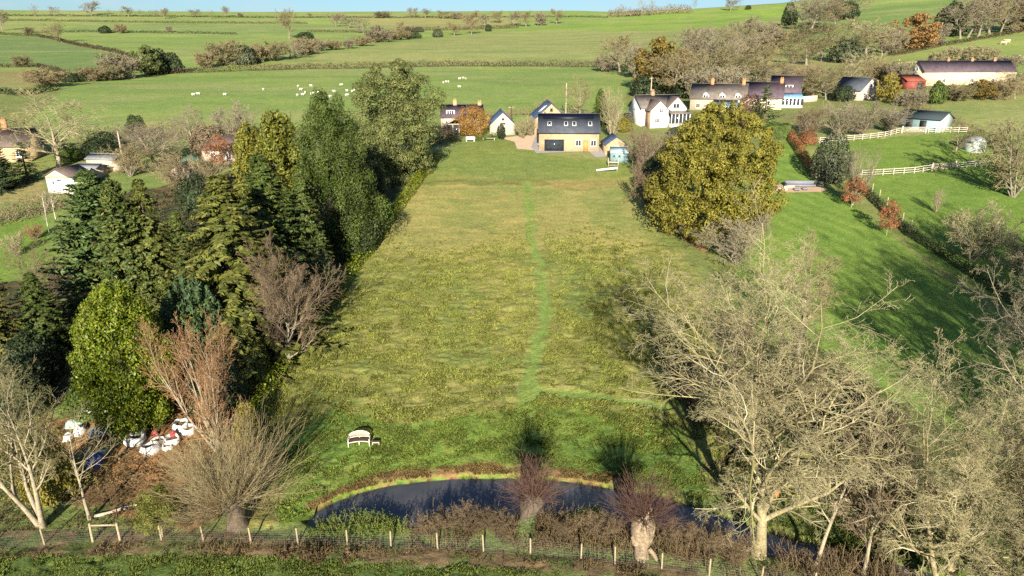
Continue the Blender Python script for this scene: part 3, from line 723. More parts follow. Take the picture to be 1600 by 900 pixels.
# ---------------------------------------------------------------- buildings
def wall_pt(L, W, face, s, z, out):
    return {'f': (s, -W / 2 - out, z), 'k': (-s, W / 2 + out, z), 'l': (-L / 2 - out, -s, z), 'r': (L / 2 + out, s, z)}[face]
def opening(e, L, W, face, s, z, w, h, frame, kind='window', panes=2, glass=None, fw=.09, handle=False):
    """a window or door: frame bars with a pane behind them; s along the wall from its middle, z of the sill"""
    ang = {'f': 0, 'k': math.pi, 'l': -math.pi / 2, 'r': math.pi / 2}[face]
    b = MB()
    for x0, x1, z0, z1 in ((-w / 2, -w / 2 + fw, 0, h), (w / 2 - fw, w / 2, 0, h), (-w / 2 + fw, w / 2 - fw, h - fw, h), (-w / 2 + fw, w / 2 - fw, 0, fw)): b.box(x0, x1, -.07, .0, z0, z1)
    for i in range(1, panes):
        c = -w / 2 + w * i / panes; b.box(c - fw * .4, c + fw * .4, -.062, -.005, fw, h - fw)
    if kind == 'window': b.box(-w / 2 - .08, w / 2 + .08, -.14, 0, -.08, 0)
    o = b.build(kind, frame, e); o.location = wall_pt(L, W, face, s, z, .004); o.rotation_euler = (0, 0, ang)
    MB().box(-w / 2 + fw, w / 2 - fw, -.03, -.012, fw, h - fw).build('pane', glass or M['glass'], o)
    return o
def gable(name, label, cat, loc, rz, L, W, eave, ridge, wall, roof, wins=(), over=.3, chim=(), lights=(), frame=None, hip=0, gutter=None, deep=1.2):
    """a house with its ridge along local x; front is local -y"""
    e = empty(name, loc, rz, label, cat)
    pr = [(-W / 2, -deep), (W / 2, -deep), (W / 2, eave), (0, ridge), (-W / 2, eave)]
    b = MB()
    if hip: b.prism([(-W / 2, -deep), (W / 2, -deep), (W / 2, eave), (-W / 2, eave)], -L / 2, L / 2)
    else: b.prism(pr, -L / 2, L / 2)
    b.build('wall', wall, e)
    sl = (ridge - eave) / (W / 2); t = .16; yo = W / 2 + over; ze = eave - sl * over
    b = MB()
    if hip:
        q = [(-L / 2 - over, -yo, ze), (L / 2 + over, -yo, ze), (L / 2 + over, yo, ze), (-L / 2 - over, yo, ze), (-L / 2 + hip, 0, ridge), (L / 2 - hip, 0, ridge)]
        b.add(q, [(0, 1, 5, 4), (2, 3, 4, 5)]); b.P.append((np.array([[1, 2, 5], [3, 0, 4]]), 0)); b.P.append((np.array([[3, 2, 1, 0]]), 0))
    else:
        b.prism([(-yo, ze + .01), (0, ridge + .01), (0, ridge + t), (-yo, ze + t)], -L / 2 - over, L / 2 + over)
        b.prism([(0, ridge + .012), (yo, ze + .012), (yo, ze + t), (0, ridge + t)], -L / 2 - over, L / 2 + over)
        b.bar((-L / 2 - over - .01, 0, ridge + t), (L / 2 + over + .01, 0, ridge + t), .22, .10)
    ro = b.build('roof', roof, e)
    if gutter:
        MB().bar((-L / 2 - over, -yo - .06, ze + .04), (L / 2 + over, -yo - .06, ze + .04), .11, .11).build('gutter', gutter, e)
    for (face, s, z, w, h, kind, panes) in wins: opening(e, L, W, face, s, z, w, h, frame or M['white'], kind, panes)
    for (x, y, h, m) in chim:
        zb = ridge - abs(y) * sl - .4
        c = MB().box(x - .42, x + .42, y - .32, y + .32, zb, ridge + h).box(x - .48, x + .48, y - .38, y + .38, ridge + h + .002, ridge + h + .14).build('chimney', m, ro)
        MB().lathe([(.0, ridge + h + .14), (.13, ridge + h + .14), (.11, ridge + h + .5), (.0, ridge + h + .5)], 8, 0, (x - .18, y)).lathe([(.0, ridge + h + .14), (.13, ridge + h + .14), (.11, ridge + h + .5), (.0, ridge + h + .5)], 8, 0, (x + .18, y)).build('chimney_pot', M['brick'], ro)
    for (x, d, w, h, side) in lights:     # roof windows: x, distance down the slope from the ridge, width, length
        c = math.hypot(1, sl); f = MB().box(-w / 2, w / 2, -h / 2, h / 2, .0, .07).build('roof_window', M['white'], ro)
        y = side * (d / c); f.location = (x, y, ridge - abs(y) * sl + t * 1.05); f.rotation_euler = (-side * math.atan(sl), 0, 0)
        MB().box(-w / 2 + .09, w / 2 - .09, -h / 2 + .09, h / 2 - .09, .072, .085).build('pane', M['glass'], f)
    e['_sl'] = sl; del e['_sl']
    return e, ro, sl
def ground(px, py): return G(px, py)
# main house
P0 = G(840, 236); P1 = G(937, 237)
ctr = (P0 + P1) / 2; LH = float(np.linalg.norm((P1 - P0)[:2])); rz = math.atan2(P1[1] - P0[1], P1[0] - P0[0])
base = ctr + np.array([-math.sin(rz), math.cos(rz), 0]) * 3.5; base[2] = ctr[2] + .02
WH, EH, RH = 7.0, 3.75, 6.9
mh, mroof, sl = gable('barn_house', 'long honey stone house with solar panels along its dark slate roof', 'house', base, rz, LH - .5, WH, EH, RH, M['honey'], M['slate'], over=.28, gutter=M['dark'],
    wins=[('f', 1.9, 1.0, 1.15, 1.25, 'window', 2), ('f', 4.9, 1.0, 1.15, 1.25, 'window', 2), ('f', 3.35, .05, .95, 2.1, 'door', 1), ('l', 0, 1.0, 1.0, 1.2, 'window', 2)],
    lights=[(-3.9, 2.75, .75, 1.1, -1), (-.6, 2.75, .75, 1.1, -1), (1.05, 2.75, .75, 1.1, -1), (4.2, 2.75, .75, 1.1, -1)])
for c in mh.children:
    if c.name.startswith('door'):
        c.data.materials[0] = M['oak']
        for g in c.children: g.data.materials[0] = M['oak']
o = opening(mh, LH - .5, WH, 'f', -2.9, .06, 3.9, 2.25, M['dark'], 'glass_door', 3, None, .08)
tl = LH - 2.2; c_ = math.hypot(1, sl)
s_ = MB()
s_.box(-tl / 2, tl / 2, -.56, .56, 0, .07)
so = s_.build('solar_panel', M['solar'], mroof); so.location = (-.1, -1.05 / c_, RH - 1.05 / c_ * sl + .30); so.rotation_euler = (math.atan(sl), 0, 0)
# gable wing behind it
p = G(857, 216); p[1] += 3; p[0] += .4; p[2] = float(T(p[0], p[1]))
gable('gable_wing', 'honey stone wing with a blue slate roof and small gable window behind the solar house', 'house', p + np.array([0, 6.5, 0]), R(90 + 3), 12, 7.4, 3.4, 6.8, M['honey'], M['blueslate'],
      wins=[('l', 0, 5.2, .55, .55, 'window', 1), ('l', -1.4, 3.2, .25, 1.9, 'window', 1)], frame=M['dark'], lights=[(-3.4, 2.0, .7, 1.9, 1), (-2.0, 2.4, .7, 1.9, 1)])
# garage
p = G(961, 243)
gable('garage', 'small honey stone garage with a blue slate roof beside the blue playhouse', 'garage', p + np.array([.1, 3.0, 0]), R(90 + 2), 5.6, 4.2, 2.0, 3.5, M['honey'], M['blueslate'], over=.2, wins=[('f', 0, .9, .9, 1.0, 'window', 1)], frame=M['white'])
# playhouse
p = G(968, 254)
ph, pr_, _ = gable('playhouse', 'blue green wooden playhouse with two small dark windows', 'playhouse', p + np.array([0, 1.0, 0]), R(-4), 3.3, 2.1, 1.75, 2.7, M['bluegreen'], plain('playhouse_blue_roof', (.30, .40, .43), .7), over=.12,
      wins=[('f', -1.0, .95, .5, .5, 'window', 1), ('f', 0, .95, .5, .5, 'window', 1), ('r', -.2, .05, .7, 1.35, 'door', 1)], frame=M['bluegreen'], deep=.3)
# pale stone barn
p = G(779, 211)
gable('stone_barn', 'pale stone barn with a blue slate roof, gable towards the lawn', 'barn', p + np.array([.6, 5, 0]), R(90 + 4), 10, 5.6, 2.2, 4.8, M['palestone'], M['blueslate'], over=.15,
      wins=[('l', 0, 2.2, 1.3, .5, 'window', 1), ('l', .05, 3.1, .7, .6, 'door', 1)], frame=M['weatherwood'])
# purple roofed cottage and its garden room
p = G(708, 213); cpos = p + np.array([1.6, 7.5, .3]); cpos[2] = float(T(cpos[0], cpos[1])) + .2
ct, cr, csl = gable('cottage', 'pale cottage with a purple slate roof and white dormer, behind the orange willow', 'cottage', cpos, R(-2), 9.0, 6.5, 2.9, 5.3, M['cream'], M['purple'], chim=[(-1.6, 0, .9, M['honey']), (4.0, 0, .6, M['honey'])],
      wins=[('f', -3.0, .9, 1.2, 1.2, 'window', 2), ('f', 2.2, .9, 1.2, 1.2, 'window', 2)])
def dormer(par, x, y, z, w, h, d, wallm, roofm, flat=False, gl=None, panes=2):
    """a dormer window standing out of a roof slope: front at local y, running back d"""
    b = MB().box(x - w / 2, x + w / 2, y, y + d, z, z + h)
    do = b.build('dormer', wallm, par)
    r_ = MB()
    if flat: r_.box(x - w / 2 - .1, x + w / 2 + .1, y - .15, y + d, z + h + .002, z + h + .12)
    else:
        q = w / 2 + .15; a = .5 * w
        V = [(x - q, y - .15, z + h - .1), (x, y - .15, z + h + a), (x + q, y - .15, z + h - .1), (x - q, y + d, z + h - .1), (x, y + d, z + h + a), (x + q, y + d, z + h - .1)]
        V2 = [(a_, b_, c_ + .12) for a_, b_, c_ in V]
        r_.hexa([V[0], V[1], V[4], V[3], V2[0], V2[1], V2[4], V2[3]]); r_.hexa([V[1], V[2], V[5], V[4], V2[1], V2[2], V2[5], V2[4]])
        g = MB().add([(x - w / 2, y + .03, z + h), (x + w / 2, y + .03, z + h), (x, y + .03, z + h + a * .92), (x - w / 2, y + d, z + h), (x + w / 2, y + d, z + h), (x, y + d, z + h + a * .92)], [(0, 1, 4, 3), (1, 2, 5, 4), (2, 0, 3, 5)])
        g.P.append((np.array([[0, 1, 2]]), 0)); g.build('dormer_gable', wallm, do)
    r_.build('dormer_roof', roofm, do)
    b = MB()
    ww = w * .8 / panes
    for i in range(panes):
        c = x - w * .4 + ww * (i + .5); b.box(c - ww * .38, c + ww * .38, y - .02, y - .004, z + h * .2, z + h * .9)
    b.build('pane', gl or M['glass'], do)
    return do
dormer(ct, -2.4, -2.6, 3.1, 1.9, 1.25, 1.8, M['white'], M['purple'], True, panes=3)
p = G(711, 212)
gr = empty('garden_room', p + np.array([.3, 2.2, 0]), R(-3), 'dark timber garden room with a glazed gable in front of the purple roofed cottage', 'summerhouse')
b = MB()
for x in (-2.1, -.7, .7, 2.1):
    for y in (-1.6, 1.6): b.box(x - .09, x + .09, y - .09, y + .09, -.2, 2.3)
for y in (-1.6, 1.6): b.bar((-2.3, y, 2.4), (2.3, y, 2.4), .16, .2)
for y in (-1.62,): b.bar((-2.3, y - .1, 2.45), (0, y - .1, 3.55), .14, .18); b.bar((2.3, y - .1, 2.45), (0, y - .1, 3.55), .14, .18)
b.build('frame', M['weatherwood'], gr)
MB().hexa([(-2.4, -1.65, 2.5), (0, -1.65, 3.6), (0, 1.9, 3.6), (-2.4, 1.9, 2.5), (-2.4, -1.65, 2.6), (0, -1.65, 3.7), (0, 1.9, 3.7), (-2.4, 1.9, 2.6)]).hexa([(.002, -1.65, 3.6), (2.4, -1.65, 2.5), (2.4, 1.9, 2.5), (.002, 1.9, 3.6), (.002, -1.65, 3.7), (2.4, -1.65, 2.6), (2.4, 1.9, 2.6), (.002, 1.9, 3.7)]).build('roof', M['browntile'], gr)
MB().box(-2.0, 2.0, -1.5, -1.46, 0, 2.28).build('glazing', M['glass'], gr)
# white house: long body with two forward gables and a glazed verandah
p = G(1030, 203); wp = p + np.array([.8, 9.5, 0]); wp[2] = float(T(wp[0], wp[1] - 5)) + .1
wh, wr, wsl = gable('white_house', 'large white house with two front gables, balcony and grey tiled roof', 'house', wp, R(14), 10.6, 7.5, 4.0, 6.6, M['render'], M['greytile'], chim=[(-1.0, 0, .9, M['brownstone'])], wins=[('l', 0, 3.6, .9, 1.1, 'window', 2)])
def wing(e, x, w, y0, y1, eave, ridge, wallm, roofm, side=None):
    """a wing running forward from y1 to y0 with its gable at y0"""
    b = MB(); n = [(x - w / 2, -1.5), (x + w / 2, -1.5), (x + w / 2, eave), (x, ridge), (x - w / 2, eave)]
    V = [(a, y0, z) for a, z in n] + [(a, y1, z) for a, z in n]
    b.add(V, [(1, 6, 7, 2)[::-1], (0, 4, 9, 5)[::-1]]); b.P.append((np.array([[0, 1, 2, 3, 4], [9, 8, 7, 6, 5]]), 0))
    wo = b.build('wing_wall', wallm, e)
    s = (ridge - eave) / (w / 2); q = w / 2 + .3; ze = eave - s * .3; r_ = MB()
    for sg in (-1, 1):
        V = [(x, y0 - .3, ridge), (x + sg * q, y0 - .3, ze), (x + sg * q, y1, ze), (x, y1, ridge)]
        r_.hexa([(a + sg * .001, b_, c + .01) for a, b_, c in V] + [(a + sg * .001, b_, c + .17) for a, b_, c in V])
    r_.build('wing_roof', roofm, e); return wo
wing(wh, -2.1, 4.4, -6.6, .2, 3.7, 5.7, M['render'], M['browntile'])
MB().box(-4.37, -4.305, -6.5, -3.9, -1, 3.5).build('stone_side', M['brownstone'], wh)
wing(wh, 3.0, 5.0, -5.0, .3, 3.9, 6.4, M['render'], M['browntile'])
for x, z, w, h, pn, y in ((-1.7, 3.1, .9, .95, 2, -6.6), (-2.6, .8, 1.2, 1.1, 3, -6.6), (2.8, 3.6, 1.7, 1.4, 2, -5.0)): opening(wh, 12, -2 * y, 'f', x, z, w, h, M['white'], 'window', pn)
vb = MB().box(.8, 5.6, -7.0, -5.02, -.6, .5)
for x in np.linspace(.87, 5.53, 6): vb.box(x - .07, x + .07, -7.0, -6.86, .5, 2.75)
vb.build('verandah', M['white'], wh)
MB().box(.95, 5.45, -6.9, -6.87, .55, 2.7).build('verandah_glazing', M['glass'], wh)
MB().hexa([(.6, -7.2, 2.75), (5.8, -7.2, 2.75), (5.8, -5.02, 3.3), (.6, -5.02, 3.3), (.6, -7.2, 2.87), (5.8, -7.2, 2.87), (5.8, -5.02, 3.42), (.6, -5.02, 3.42)]).build('verandah_roof', M['greytile'], wh)
b = MB()
for x in np.linspace(1.3, 4.7, 15): b.box(x - .02, x + .02, -5.9, -5.86, 3.1, 3.95)
b.bar((1.2, -5.88, 4.0), (4.8, -5.88, 4.0), .07, .07); b.build('balcony_railing', M['white'], wh)
# row of cottages behind the oak
def cottage_row():
    a, c = G(1086, 172), G(1166, 172); a[2] = c[2] = (a[2] + c[2]) / 2 - .6
    L = float(np.linalg.norm((c - a)[:2])) + 1; rz = math.atan2(c[1] - a[1], c[0] - a[0]) 
    m = (a + c) / 2 + np.array([.3, 3.5, 0])
    e, ro, s = gable('cottage', 'long grey roofed cottage with three white gabled dormers, behind the mustard oak', 'cottage', m, rz + R(-2), L, 7, 3.5, 6.9, M['cream'], M['greytile'], chim=[(-L * .14, 0, 1.1, M['brick']), (L * .43, 0, 1.1, M['brick'])],
                     wins=[('f', -L * .35, 1, 1.1, 1.2, 'window', 2), ('f', L * .05, 1, 1.1, 1.2, 'window', 2), ('f', L * .36, 1, 1.1, 1.2, 'window', 2)])
    for x in (-.22, .08, .36): dormer(e, L * x, -3.35, 3.3, 1.5, 1.1, 2.2, M['white'], M['greytile'])
    b = MB().box(-1.6, 5.6, -6.6, -3.55, -.6, 1.9); cv = b.build('conservatory', M['white'], e)
    MB().hexa([(-1.7, -6.7, 1.91), (5.7, -6.7, 1.91), (5.0, -3.55, 3.0), (-1.0, -3.55, 3.0), (-1.7, -6.7, 1.99), (5.7, -6.7, 1.99), (5.0, -3.55, 3.1), (-1.0, -3.55, 3.1)]).build('glass_roof', M['blueglass'], cv)
    b = MB()
    for x in np.arange(-1.3, 5.4, .75): b.box(x, x + .55, -6.63, -6.605, .5, 1.75)
    b.build('pane', M['glass'], cv)
    d = G(1196, 171); d[2] = a[2] + .3
    gable('cottage', 'white walled cottage with a purple slate roof, joined to the grey roofed cottage', 'cottage', d + np.array([.2, 3.6, 0]), rz + R(-2), 9.6, 7, 3.6, 7.1, M['cream'], M['purple'],
          wins=[('f', -2.4, 1.6, 1.1, 1.3, 'window', 2), ('f', 1.4, 1.6, 1.1, 1.3, 'window', 2)], chim=[(4.2, 0, .9, M['brick'])])
    d = G(1232, 166); 
    e2, _, _ = gable('cottage', 'small white cottage with a purple roof and blue glazed conservatory, right of the cedar', 'cottage', d + np.array([0, 3.6, .2]), rz + R(-3), 7.0, 6.5, 3.4, 7.2, M['render'], M['purple'], wins=[('f', -2.2, 1, 1, 1.2, 'window', 2)])
    dormer(e2, .9, -2.4, 3.9, 1.9, 1.2, 1.6, M['white'], M['purple'], True)
    cv = MB().box(-1.6, 4.6, -6.2, -3.3, -.8, 2.1).build('conservatory', M['white'], e2)
    MB().hexa([(-1.7, -6.3, 2.11), (4.7, -6.3, 2.11), (3.9, -3.3, 3.2), (-.9, -3.3, 3.2), (-1.7, -6.3, 2.19), (4.7, -6.3, 2.19), (3.9, -3.3, 3.3), (-.9, -3.3, 3.3)]).build('glass_roof', M['blueglass'], cv)
    b = MB()
    for x in np.arange(-1.3, 4.4, .9): b.box(x, x + .6, -6.23, -6.205, .3, 1.9)
    b.build('pane', M['glass'], cv)
    # low pale garden wall to the right
    w0, w1 = G(1250, 160), G(1276, 158)
    wl_ = MB().bar(w0 + [0, 0, .5], w1 + [0, 0, .5], .4, 2.0).build('garden_wall', M['cream']); tag(wl_, 'low pale stone wall right of the blue glazed conservatory', 'wall')
cottage_row()
# long barn far right with its red tin lean-to
a, c = G(1452, 136), G(1572, 131); L = float(np.linalg.norm((c - a)[:2])); zb = a[2]
m = (a + c) / 2 + np.array([-.5, 3.6, 0]); m[2] = zb
gable('long_barn', 'long pale barn with a purple slate roof on the right hillside', 'barn', m, R(9), L, 7.2, 4.3, 7.4, M['cream'], M['purple'], chim=[(-L * .18, 0, .6, M['brownstone']), (L * .08, 0, .6, M['brownstone']), (L * .33, 0, .6, M['brownstone'])],
      wins=[('f', -L * .28, 1.2, 1.2, 1.2, 'window', 2), ('f', L * .02, 1.2, 1.2, 1.2, 'window', 2), ('f', L * .25, 1.2, 1.2, 1.2, 'window', 2), ('l', 0, 4.4, 1.3, 1.3, 'window', 2)], over=.2)
p = G(1428, 140)
rb = empty('red_shed', p + np.array([.5, 2.5, 0]), R(4), 'red boarded shed with a rusty tin roof left of the long barn', 'shed')
MB().hexa([(-2.8, -2.2, -.8), (2.8, -2.2, -.8), (2.8, 2.2, -.8), (-2.8, 2.2, -.8), (-2.8, -2.2, 2.4), (2.8, -2.2, 2.4), (2.8, 2.2, 3.9), (-2.8, 2.2, 3.9)]).build('wall', M['redpaint'], rb)
MB().hexa([(-3.0, -2.4, 2.36), (3.0, -2.4, 2.36), (3.0, 2.5, 4.02), (-3.0, 2.5, 4.02), (-3.0, -2.4, 2.46), (3.0, -2.4, 2.46), (3.0, 2.5, 4.14), (-3.0, 2.5, 4.14)]).build('roof', M['redtin'], rb)
MB().box(.3, 2.2, -2.26, -2.21, -.5, 2.0).build('doorway', M['dark'], rb)
# dark roofed cottage
p = G(1358, 156)
gable('stone_cottage', 'stone cottage with a dark slate roof and pale gable among the scrub', 'cottage', p + np.array([-1.8, 4.5, 0]), R(90 + 24), 9.0, 6.6, 2.4, 5.4, M['palestone'], M['slate'], over=.25, wins=[('l', 0, 3.1, .7, 1.0, 'window', 1)])
# stable
p = G(1462, 205)
st, _, _ = gable('stable', 'blue green stable with a dark felt roof and pale gable end behind the rail fence', 'stable', p + np.array([-.6, 3.6, 0]), R(127), 8.5, 5.6, 2.5, 3.8, M['bluegreen'], M['felt'], over=.35)
MB().prism([(-2.81, -.6), (2.81, -.6), (2.81, 2.5), (0, 3.8), (-2.81, 2.5)], -4.33, -4.255).build('gable_boards', M['palegreen'], st)
for x in (-1.6, 1.2): MB().box(x, x + 1.3, 2.80, 2.86, 0, 2.1).build('stable_door', M['dark'], st)
p = G(1418, 196)
gable('field_shelter', 'small white field shelter with a grey roof left of the stable', 'shed', p + np.array([0, 1.8, 0]), R(10), 4.6, 3.0, 2.0, 2.6, M['render'], M['metal'], over=.2, wins=[('f', 0, .4, 1.2, 1.2, 'window', 1)])
p = G(1523, 238)
ss, _, _ = gable('garden_shed', 'small pale green shed with open slatted front beside the apple tree', 'shed', p + np.array([.2, 1.4, 0]), R(90 + 8), 3.6, 2.6, 2.0, 2.7, M['palegreen'], M['metal'], over=.15)
b = MB()
for y in np.linspace(-1.0, .1, 5): b.box(-1.88, -1.81, y - .04, y + .04, .1, 1.9)
b.build('slatted_front', M['dark'], ss)
# upper left: cabin, hipped roof house, sheds, shelters
p = G(92, 305)
cb, _, _ = gable('white_cabin', 'white boarded cabin with a cream gable on posts, above the left lawn', 'cabin', p + np.array([.2, 3.0, .4]), R(90 - 9), 4.6, 4.3, 2.5, 3.6, boards('white_boards', (.62, .62, .60), .25), M['browntile'], over=.35)
MB().prism([(-2.13, 2.2), (2.13, 2.2), (2.13, 2.5), (0, 3.58), (-2.13, 2.5)], -2.38, -2.305).build('cream_gable', plain('cream_paint', (.60, .50, .32), .7), cb)
MB().box(-2.34, -2.306, .7, 1.05, 1.3, 1.6).box(-2.34, -2.306, -.6, .1, 1.75, 2.0).build('pane', M['glass'], cb)
b = MB()
for x in (-2.1, 2.1):
    for y in (-1.9, 1.9): b.box(x - .1, x + .1, y - .1, y + .1, -1.6, -.0)
b.build('stilt', M['weatherwood'], cb)
p = G(345, 258)
gable('hipped_house', 'pale house with a hipped brown tiled roof at the edge of the left gardens', 'house', p + np.array([.3, 4, 0]), R(-6), 7.4, 6.5, 2.8, 5.0, M['palestone'], M['browntile'], hip=2.2, wins=[('f', 1.5, 1.0, 1.1, 1.2, 'window', 2), ('f', -1.5, 1.0, 1.1, 1.2, 'window', 2)], over=.35)
p = G(10, 256)
gable('old_cottage', 'brown roofed cottage half hidden at the left edge behind the cedar', 'cottage', p + np.array([-1, 4, 0]), R(6), 9, 6, 3.2, 6.0, M['honey'], M['browntile'], chim=[(-.5, 0, 1.6, M['brick'])], wins=[('f', 2.6, 1.1, 1.1, 1.2, 'window', 2)])
p = G(160, 268)
gable('grey_shed', 'grey metal roofed shed left of the tall pole', 'shed', p + np.array([0, 2, 0]), R(-8), 5.6, 3.4, 2.1, 2.8, M['weatherwood'], M['metal'], over=.2)
p = G(132, 280)
gable('grey_shed', 'lower grey roofed shed beside the top of the green fir', 'shed', p + np.array([.3, 2, 0]), R(-8), 4.0, 3.0, 1.8, 2.3, M['weatherwood'], M['metal'], over=.2)
p = G(301, 268)
gz = empty('gazebo', p, R(10), 'garden gazebo with a dark green canvas top beside the hipped roof house', 'gazebo')
b = MB()
for x in (-1.4, 1.4):
    for y in (-1.4, 1.4): b.box(x - .05, x + .05, y - .05, y + .05, -.2, 2.1)
b.build('frame', M['offwhite'], gz)
b = MB(); q = [(-1.6, -1.6, 2.1), (1.6, -1.6, 2.1), (1.6, 1.6, 2.1), (-1.6, 1.6, 2.1), (0, 0, 3.1)]
b.V.append(np.array(q + [(x, y, z - .25) for x, y, z in q[:4]])); b.P.append((np.array([[0, 1, 4], [1, 2, 4], [2, 3, 4], [3, 0, 4]]), 0)); b.P.append((np.array([[5, 6, 1, 0], [6, 7, 2, 1], [7, 8, 3, 2], [8, 5, 0, 3]]), 0)); b.n = 9
b.build('canopy', plain('dark_green_canvas', (.05, .11, .085), .8), gz)
p = G(283, 282)
gable('garden_shed', 'brown wooden garden shed with a pinkish gable among the bare shrubs', 'shed', p + np.array([0, 1.5, 0]), R(90), 3.0, 3.4, 1.7, 2.7, M['pinkstone'], M['browntile'], over=.15)
p = G(1092, 360)
cs = MB().prism([(-.55, 0), (.55, 0), (.55, .45), (0, .8), (-.55, .45)], -.8, .8).build('compost_box', M['dark']); cs.location = tuple(p + np.array([-2.2, 0, 0])); tag(cs, 'small dark lidded box on the bare soil beside the mustard oak', 'box')
# ---------------------------------------------------------------- kinds of plants, each built once
BK, TW = M['bk_pale'], M['tw_pale']
def bare(name, seed, mats, **k):
    lv, _ = skel(seed, **k); return finish(name, lv, mats, k.pop('ntr', 2))
ASH = bare('giant_ash', 12, [M['bk_moss'], M['tw_pale']], H=22, r0=.42, clear=.17, nl=(26, 10, 9, 6, 3), ang=(35, 42, 44, 42, 38), lf=(.48, .44, .44, .44, .5),
           grav=(.05, .06, .03, .01, -.04, -.05), wob=(.035, .11, .16, .2, .2, .2), lean=.0, rmin=.0075)
ASH2 = bare('lichened_tree', 23, [M['bk_moss'], M['tw_pale']], H=15, r0=.26, clear=.12, trunks=3, spread=.26, nl=(15, 10, 8, 6, 2), ang=(44, 48, 46, 42, 38), lf=(.47, .46, .44, .44, .5),
            grav=(.02, .07, .03, .0, -.05, -.05), wob=(.06, .14, .18, .22, .22, .2), rmin=.008)
TWIN = bare('twin_tree', 31, [M['bk_pale'], M['tw_olive']], H=12, r0=.26, clear=.28, trunks=3, spread=.26, nl=(13, 9, 7, 5), ang=(42, 46, 44, 40), lf=(.42, .46, .44, .45),
            grav=(.03, .10, .05, .03, .0), wob=(.05, .12, .16, .2, .22), rmin=.010)
SLIM = bare('slim_tree', 37, [M['bk_pale'], M['tw_tan']], H=12, r0=.15, clear=.3, nl=(14, 7, 5), ang=(38, 42, 40), lf=(.30, .42, .45), grav=(.02, .08, .04, 0), lean=.1, rmin=.010)
DOME = bare('domed_tree', 41, [M['bk_grey'], M['tw_brown']], H=10, r0=.24, clear=.15, nl=(28, 12, 9, 5), ang=(54, 36, 34, 30), lf=(.62, .5, .45, .45),
            grav=(.02, .10, .06, .03, .0), wob=(.04, .07, .10, .12, .15), rmin=.012)
VASE = bare('coppery_tree', 43, [M['bk_pale'], M['tw_copper']], H=11, r0=.16, clear=.04, trunks=6, spread=.30, nl=(15, 8, 6, 3), ang=(26, 34, 36, 34), lf=(.34, .42, .45, .45),
            grav=(.05, .10, .06, .03, .0), wob=(.05, .08, .1, .14, .16), rmin=.010)
ROUND = [bare('round_tree', s, [M['bk_pale'], M['tw_pale']], H=12, r0=.34, clear=.22, nl=(15, 9, 7, 4), ang=(58, 48, 45, 42), lf=(.52, .5, .45, .45),
              grav=(.02, .06, .03, .02, .0), wob=(.05, .12, .16, .2, .2), rmin=.022) for s in (51, 53)]
SHR = [bare('shrubby_tree', s, [M['bk_grey'], M['tw_grey']], H=6, r0=.10, clear=.1, trunks=7, spread=.5, nl=(11, 8, 6), ang=(38, 42, 42), lf=(.42, .48, .5),
            grav=(.03, .05, .02, 0), wob=(.08, .14, .18, .2), rmin=.018) for s in (61, 62, 63)]
FAR = [bare('far_tree', s, [M['bk_grey'], M['tw_grey']], H=12, r0=.34, clear=.2, nl=(16, 9, 7, 3), ang=(55, 48, 45, 42), lf=(.48, .48, .48, .5), grav=(.02, .05, .03, 0, 0), rmin=.036) for s in (71, 72, 73)]
FARSHR = [bare('far_scrub', s, [M['bk_grey'], M['tw_grey']], H=6, r0=.09, clear=.05, trunks=7, spread=.6, nl=(11, 8, 7, 3), ang=(40, 44, 44, 42), lf=(.45, .5, .5, .5), grav=(.03, .04, .02, 0, 0), rmin=.036) for s in (76, 77)]
SPARSE = bare('thin_far_tree', 79, [M['bk_grey'], M['tw_grey']], H=12, r0=.18, clear=.35, nl=(12, 7, 6), ang=(45, 45, 42), lf=(.36, .45, .45), grav=(.02, .05, .02, 0), rmin=.032)
cone = lambda p, r=.06: (lambda h: np.clip((1 - h) ** p * (1 - .25 * np.exp(-h * 14)), 0, 1) + r * (1 - h))
SPRUCE = [conifer('spruce', s, 18, 9.5, [M['bk_dark'], M['lf_spruce']], whorls=40, per=10, sprays=44, L=.78, droop=.42, wid=.42) for s in (81, 82)]
FIR = conifer('fir', 84, 15, 8, [M['bk_dark'], M['lf_fir']], whorls=34, per=10, sprays=42, L=.80, droop=.2, tipup=.45, wid=.45, power=.62)
DEODAR = conifer('deodar', 86, 12, 9, [M['bk_dark'], M['lf_fir']], whorls=16, per=7, sprays=22, L=.8, droop=.3, wid=.4, irr=.4)
egg = lambda lo=.35, p=2.0: (lambda h: np.where(h < lo, np.sqrt(np.clip(1 - ((lo - h) / (lo + .12)) ** 2, 0, 1)), np.clip(1 - ((h - lo) / (1.02 - lo)) ** p, 0, 1) ** .62))
DARKTREE = leafy('dark_cypress_tree', 92, 20, 13, [M['bk_grey'], M['lf_cypress']], ncl=250, per=260, L=.34, env=egg(.3, 1.25), crad=.064, z0=.04, asp=.42, flat=1.35, irr=1.2, up=.45, fill=.1)
HOLM = leafy('holm_oak', 93, 18, 16, [M['bk_pale'], M['lf_holm']], ncl=150, per=420, L=.34, env=egg(.42, 2.6), crad=.10, z0=.03, asp=.6, flat=.75, irr=.6, clear=.12, up=.7, fill=.05)
OAK = leafy('autumn_oak', 95, 17, 18, [M['bk_grey'], M['lf_oak']], ncl=640, per=110, L=.29, env=egg(.36, 2.3), crad=.046, z0=.07, asp=.7, flat=.85, irr=.32, r0=.45, limbs=(16, 10), fill=.2)
FAROAK = leafy('far_oak', 96, 14, 14, [M['bk_grey'], M['lf_rustoak']], ncl=140, per=45, L=.7, env=egg(.4, 2.2), crad=.085, z0=.15, asp=.7, irr=.4)
LAUREL = leafy('laurel_tree', 97, 9, 6.4, [M['bk_grey'], M['lf_laurel']], ncl=560, per=110, L=.175, env=egg(.40, 2.2), crad=.055, z0=.10, asp=.55, flat=1.0, irr=.18, r0=.2, fill=.1)
